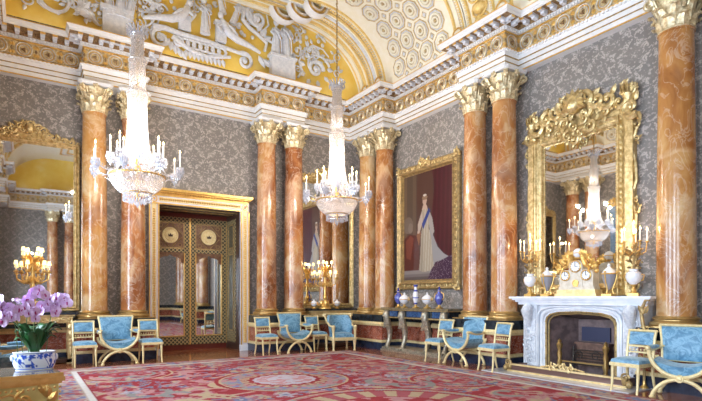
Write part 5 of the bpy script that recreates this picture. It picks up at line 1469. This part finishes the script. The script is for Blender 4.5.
def blossom_mesh(mb, seed):
    r_ = random.Random(seed)
    mb.m = 0
    for k, (a, L, W) in enumerate(((pi/2,.042,.034),(pi/2+2.2,.042,.034),(pi/2-2.2,.042,.034),(.15,.046,.056),(pi-.15,.046,.056))):
        ax = Vector((cos(a),0,sin(a))); px = Vector((-sin(a),0,cos(a))); vs = [(0,0,0)]; ring_ = []
        for q in range(3):
            for w_ in range(-2, 3):
                t_ = (q+1)/3; wd = W*sin(pi*min(.95,t_*.72+.1))*.5
                p = ax*L*t_*(1-.06*abs(w_)) + px*wd*w_/1.6; p.y = -.010*t_ + .004*abs(w_) - (.004 if k > 2 else 0); ring_.append(tuple(p))
        vs += ring_; fs = [(0,1+i,2+i) for i in range(4)] + [(1+q*5+i, 6+q*5+i, 7+q*5+i, 2+q*5+i) for q in range(2) for i in range(4)]; mb.add(vs, fs)
    mb.m = 1; mb.ball((0,-.012,-.006), (.006,.008,.010), None, 8, 5); mb.ball((0,-.010,.004), (.007,.008,.007), None, 6, 4)
t = thing('orchid_plant', 'lilac moth orchids in bloom rising from the blue and white planter', 'orchid', (PX, PY, PZ+.135), 0); t.scale = (.84,.84,.92)
proto = None
for sx, sy, pts in stems:
    mb = MB(); full = [(sx,sy,0)]+pts; sp = []
    for i in range(len(full)-1):
        for q in range(5): sp.append(tuple(Vector(full[i]).lerp(Vector(full[i+1]), q/5)))
    sp.append(full[-1]); sp = [sp[0]]+[tuple((Vector(sp[i-1])+Vector(sp[i])*2+Vector(sp[i+1]))/4) for i in range(1,len(sp)-1)]+[sp[-1]]
    mb.tube(sp, .0045, 6); st = mb.build('flower_stem', stem_mat, t)
    L = len(sp)
    for j in range(11):
        q = .48+.52*j/10; p = Vector(sp[min(L-1, int(q*(L-1)))]); off = Vector((rng.uniform(-.03,.03), -.022-rng.uniform(0,.03), rng.uniform(-.055,.035)))
        if proto is None:
            mb = MB(); blossom_mesh(mb, 1); b = mb.build('blossom', [petal, lip], st, 60); proto = b
        else:
            b = proto.copy(); COL.objects.link(b); b.parent = st
        b.location = p+off; b.rotation_euler = (rng.uniform(-.25,.35), rng.uniform(-.5,.5), rng.uniform(-.9,.7)); s = rng.uniform(.95,1.3); b.scale = (s,s,s)
for k in range(20):
    a = rng.uniform(0,2*pi) if k > 7 else [-.4,-2.7,-1.2,-1.9,-.9,-2.3,0,pi][k]; L = rng.uniform(.20,.30); up = rng.uniform(.75,1.1)
    mb = MB(); n = 8; vs = []
    for i in range(n+1):
        q = i/n; r_ = .03+L*q*(1-.35*up); z = L*up*sin(min(q*1.25,1.3)*pi/2.2) - (.10*max(0,q-.7) if up > .7 else .18*q*q)
        wd = .050*sin(pi*min(.97,q*.85+.1))
        c_ = Vector((r_*cos(a)*1.05, r_*sin(a)*.75, z)); pp = Vector((-sin(a), cos(a), 0))
        for s in (-1,0,1): v_ = c_+pp*wd*s; v_.z += .010*abs(s); vs.append(tuple(v_))
    mb.add(vs, [(i*3+j, i*3+j+1, i*3+j+4, i*3+j+3) for i in range(n) for j in range(2)]); o = mb.build('leaf', leaf_mat, t, 80); m = o.modifiers.new('thickness', 'SOLIDIFY'); m.thickness = .004

# ------------------------------------------------------------------ plaster reliefs of the far lunette (world X, Z on the lunette wall)
CY = YL-.02
def px(x, y):       # point of the lunette wall seen at this place of the photo
    th = R(32.659); tq = (x-345.74)/504.1; vq = (297.82-y)/504.1
    k = CY/(cos(th)-tq*sin(th)); return ((sin(th)+tq*cos(th))*k, 1.4+vq*k)
PXM = .027          # metres per photo pixel there, roughly
def vol(mb, x, y, r_, turns=1.6, a0=0, w_=.045, sgn=1):
    c_ = px(x, y); pts = spiral(c_, r_*PXM, turns*sgn, a0, .12, 26, CY-.05); w_ *= .75; mb.tube(pts, [w_*(1-.55*i/26) for i in range(27)], 7)
    mb.ball((c_[0],CY-.06,c_[1]), (w_*1.3,.05,w_*1.3), None, 8, 6)
def curve(mb, P_, w_=.035):
    w_ *= .7; q = [px(*p) for p in P_]; mb.tube([(a, CY-.045, b) for a, b in q], [w_*(1-.4*i/(len(q)-1)) for i in range(len(q))], 7)
def lv(mb, x, y, ang, L, W): leaf(mb, px(x, y), ang, L*PXM, W*PXM, None, CY-.03, .35)
def dots(mb, P_, r_=.045):
    for p in P_: c_ = px(*p); mb.ball((c_[0],CY-.03,c_[1]), (r_,.04,r_), None, 8, 5)
def draped(mb, x, y, H, lean=0, arm=1, seed=0):   # standing draped plaster figure, feet at the photo place x, y, height H px
    cx_, cz_ = px(x, y); h = H*PXM; T = TR((cx_, CY-.10, cz_)) @ RY(lean) @ SCL(.78,1,1)
    mb.lathe([(.17*h,0),(.155*h,.12*h),(.115*h,.35*h),(.12*h,.46*h),(.085*h,.57*h),(.115*h,.66*h),(.13*h,.72*h),(.09*h,.76*h),(.035*h,.775*h),(.03*h,.83*h),(.07*h,.86*h),(.085*h,.91*h),(.065*h,.97*h),(.0,1.0*h)], 18, T=T, sy=.55, lobes=9, amp=.09)
    mb.tube([(-.12*h,-.03,.71*h),(-.20*h,-.07,.62*h),(-.10*h*arm,-.12,.52*h)], [.035*h,.03*h,.02*h], 7, T)
    mb.tube([(.12*h,-.03,.71*h),(.22*h,-.05,.58*h),(.16*h*arm,-.12,.50*h if seed % 2 else .60*h)], [.042*h,.035*h,.025*h], 7, T)
    mb.tube([(-.10*h,-.06,.70*h),(0,-.12,.62*h),(.13*h,-.09,.46*h),(.15*h,-.07,.15*h)], [.02*h,.026*h,.022*h,.015*h], 6, T)
def reclining(mb, x, y, L, sgn=1):
    cx_, cz_ = px(x, y); l = L*PXM; T = TR((cx_, CY-.09, cz_))
    mb.tube([(-.5*l*sgn,0,-.04*l),(-.25*l*sgn,-.03,.03*l),(0,-.05,.07*l),(.18*l*sgn,-.04,.16*l),(.30*l*sgn,-.02,.34*l),(.33*l*sgn,-.02,.42*l)], [.03*l,.05*l,.072*l,.08*l,.075*l,.028*l], 10, T)
    mb.ball((.35*l*sgn,-.03,.48*l), (.06*l,.06*l,.07*l), T, 10, 7)
    mb.tube([(.30*l*sgn,-.04,.33*l),(.42*l*sgn,-.08,.22*l),(.34*l*sgn,-.10,.10*l)], [.035*l,.03*l,.022*l], 7, T)
    mb.tube([(.28*l*sgn,-.04,.33*l),(.14*l*sgn,-.10,.26*l),(.02*l*sgn,-.10,.14*l)], [.035*l,.03*l,.022*l], 7, T)
def relief(label): return thing('plaster_relief', label, 'relief', (0, 0, 0), 0, 'white plaster reliefs in the yellow lunette')
G_ = plaster_grey
# left pedestal group
t = relief('white plaster pedestal with swag and figures, left part of the yellow lunette')
mb = MB(); a = px(102, 38); b = px(130, 12); mb.box(a[0], b[0], CY-.14, CY, a[1]-.05, b[1]-.15); mb.box(a[0]-.05, b[0]+.05, CY-.17, CY, b[1]-.15, b[1]-.05); mb.box(a[0]-.05, b[0]+.05, CY-.17, CY, a[1]-.12, a[1]-.05)
curve(mb, [(106,25),(110,30),(117,32),(124,31),(128,27)], .05); mb.build('pedestal', G_, t)
for i, (x, y, H, l) in enumerate(((109,17,30,-.1),(119,19,36,.05),(127,22,30,.15))):
    mb = MB(); draped(mb, x, y, H, l, 1, i); mb.build('draped_figure', G_, t)
mb = MB(); vol(mb, 57, 0, 13, 1.2, pi*.9, .06); vol(mb, 56, -2, 6, 1, 0, .05); curve(mb, [(38,-5),(38,3),(44,8),(52,11),(58,15),(66,10),(72,3),(72,-6)], .05)
for k in range(7): lv(mb, 76+k*3.2, 10+k*1.0+(k%2)*5, R(40+k*22), 14, 7)
curve(mb, [(75,12),(84,12),(92,18),(98,26)], .07); dots(mb, [(99,14),(103,6),(96,6)], .05); mb.build('acanthus_scroll', G_, t)
for (x0, y0, x1, y1, nn, sd) in ((2, -4, 34, 12, 6, 51), (66, 0, 100, 26, 8, 52), (132, 14, 142, 40, 3, 53)):
    r_ = random.Random(sd); mb = MB()
    for k in range(nn):
        a, b = r_.uniform(x0, x1), r_.uniform(y0, y1); c_ = px(a, b); q = r_.uniform(3, 6)*PXM
        if c_[1] < 7.45: continue
        pts = spiral(c_, q, r_.choice((-1.3, 1.3)), r_.uniform(0, 6), .15, 16, CY-.03); mb.tube(pts, [.022*(1-.5*i/16) for i in range(17)], 5)
        for j in range(3): g = r_.uniform(0, 6.28); leaf(mb, (c_[0]+q*cos(g), c_[1]+q*sin(g)), g, .14, .08, None, CY-.02, .3)
    mb.build('vine_tendril', G_, t)
# middle group
t = relief('white plaster boat shaped cartouche with standing and reclining figures, centre of the lunette')
mb = MB(); reclining(mb, 170, 25, 46, 1); mb.build('reclining_figure', G_, t)
mb = MB(); reclining(mb, 236, 46, 46, -1); mb.build('reclining_figure', G_, t)
mb = MB(); draped(mb, 204, 36, 33, -.03, 1, 1); mb.build('draped_figure', G_, t)
for i, (x, y, H, l) in enumerate(((222,16,24,-.25),(231,26,24,.3),(185,12,20,.3))):
    mb = MB(); draped(mb, x, y, H, l, 1, i); mb.build('draped_figure', G_, t)
mb = MB(); a = px(215, 42); b = px(225, 25); mb.box(a[0], b[0], CY-.12, CY, a[1], b[1]); mb.box(a[0]-.04, b[0]+.04, CY-.15, CY, b[1]-.06, b[1]); a = px(190, 33); b = px(183, 16); mb.box(b[0]-.12, a[0], CY-.1, CY, a[1], b[1]); mb.build('plinth_block', G_, t)
mb = MB(); curve(mb, [(152,27),(165,29),(178,34),(192,38),(206,42),(220,47),(234,52),(248,57)], .10); vol(mb, 160, 39, 8, 1.5, pi*.5, .07); vol(mb, 244, 62, 8, 1.5, pi*.7, .07, -1)
curve(mb, [(172,37),(180,44),(192,52),(205,57),(218,58),(230,58)], .09)
for k in range(8): c_ = (178+k*6.2, 42+k*1.6); mb.ring((px(*c_)[0],CY-.05,px(*c_)[1]), .10, .035, 12, 6)
for k in range(10): lv(mb, 186+k*4, 50+k*1.1, R(-95+k*2), 8, 4)
for k in range(6): lv(mb, 166+k*3, 36+k*3, R(-130+k*14), 9, 5)
for k in range(5): lv(mb, 258+k*3, 56+k*3, R(-60+k*25), 13, 6)
mb.build('cartouche', G_, t)
mb = MB(); vol(mb, 143, 8, 9, 1.3, 0, .04); vol(mb, 161, 10, 5, 1.3, 0, .035); curve(mb, [(140,30),(150,25),(156,18),(160,12),(158,4)], .04); dots(mb, [(150,2),(171,2),(174,9),(244,36),(252,38),(238,26)], .05)
for k in range(4): lv(mb, 147+k*5, 16-k*3, R(30+k*50), 9, 5)
mb.build('vine_scroll', G_, t)
for (x0, y0, x1, y1, nn, sd) in ((136, 2, 160, 34, 7, 41), (232, 4, 262, 34, 8, 42), (196, 0, 216, 14, 4, 43)):
    r_ = random.Random(sd); mb = MB()
    for k in range(nn):
        a, b = r_.uniform(x0, x1), r_.uniform(y0, y1); c_ = px(a, b); q = r_.uniform(3, 6)*PXM
        pts = spiral(c_, q, r_.choice((-1.3, 1.3)), r_.uniform(0, 6), .15, 16, CY-.03); mb.tube(pts, [.022*(1-.5*i/16) for i in range(17)], 5)
        for j in range(3): g = r_.uniform(0, 6.28); leaf(mb, (c_[0]+q*cos(g), c_[1]+q*sin(g)), g, .14, .08, None, CY-.02, .3)
    mb.build('vine_tendril', G_, t)
# right group
t = relief('two white plaster figures on a draped plinth, right part of the yellow lunette')
for i, (x, l) in enumerate(((274,.02),(285,-.05))):
    mb = MB(); draped(mb, x, 62, 41, l, 1, i); mb.build('draped_figure', G_, t)
mb = MB(); a = px(269, 79); b = px(292, 61); mb.box(a[0], b[0], CY-.2, CY, a[1], b[1]-.03); mb.box(a[0]-.05, b[0]+.05, CY-.23, CY, b[1]-.09, b[1]-.02); curve(mb, [(272,67),(276,72),(281,73),(286,72),(290,69)], .05); mb.build('plinth_block', G_, t)
mb = MB(); vol(mb, 257, 20, 8, 1.5, pi, .07); vol(mb, 256, 20, 14, .55, pi*.6, .08); curve(mb, [(243,12),(242,20),(248,28),(258,36),(266,44),(264,52)], .09)
for k in range(8): lv(mb, 244+k*2.6, 10+k*4.5, R(160-k*18), 11, 6)
vol(mb, 315, 70, 9, 1.6, 0, .08); vol(mb, 315, 69, 17, .8, pi*.1, .05); curve(mb, [(297,78),(302,72),(298,62),(303,52),(312,46),(322,50),(328,58)], .045); curve(mb, [(272,44),(266,40),(262,32),(268,26),(266,16)], .05)
for k in range(9): lv(mb, 315+11*cos(k*.7), 70+11*sin(k*.7), k*-.7, 8, 5)
dots(mb, [(296,30),(299,35),(304,32),(296,40),(300,42),(306,38),(310,50),(306,56),(318,42),(322,46),(330,62),(296,50),(293,56)], .055); mb.build('vine_scroll', G_, t)

# the light of the chandeliers' candles, gathered at four places of each ring of flames
for (cx_, cy_) in ((1.73, 9.6), (5.92, 9.6)):
    for k in range(4):
        l = bpy.data.lights.new('candle_ring_light', 'POINT'); l.energy = CH_POWER*.2; l.color = (1, .91, .80); l.shadow_soft_size = .03
        o = bpy.data.objects.new('candle_ring_light', l); COL.objects.link(o); o.location = (cx_+.58*cos(k*pi/2+.4), cy_+.58*sin(k*pi/2+.4), 4.4)

r_ = random.Random(61); mb = MB()
for k in range(15):
    a, b = r_.uniform(294, 338), r_.uniform(30, 76); c_ = px(a, b); q = r_.uniform(3, 6)*PXM
    pts = spiral(c_, q, r_.choice((-1.3, 1.3)), r_.uniform(0, 6), .15, 16, CY-.03); mb.tube(pts, [.024*(1-.5*i/16) for i in range(17)], 5)
    for j in range(3): g = r_.uniform(0, 6.28); leaf(mb, (c_[0]+q*cos(g), c_[1]+q*sin(g)), g, .15, .09, None, CY-.02, .3)
mb.build('vine_tendril', G_, t)
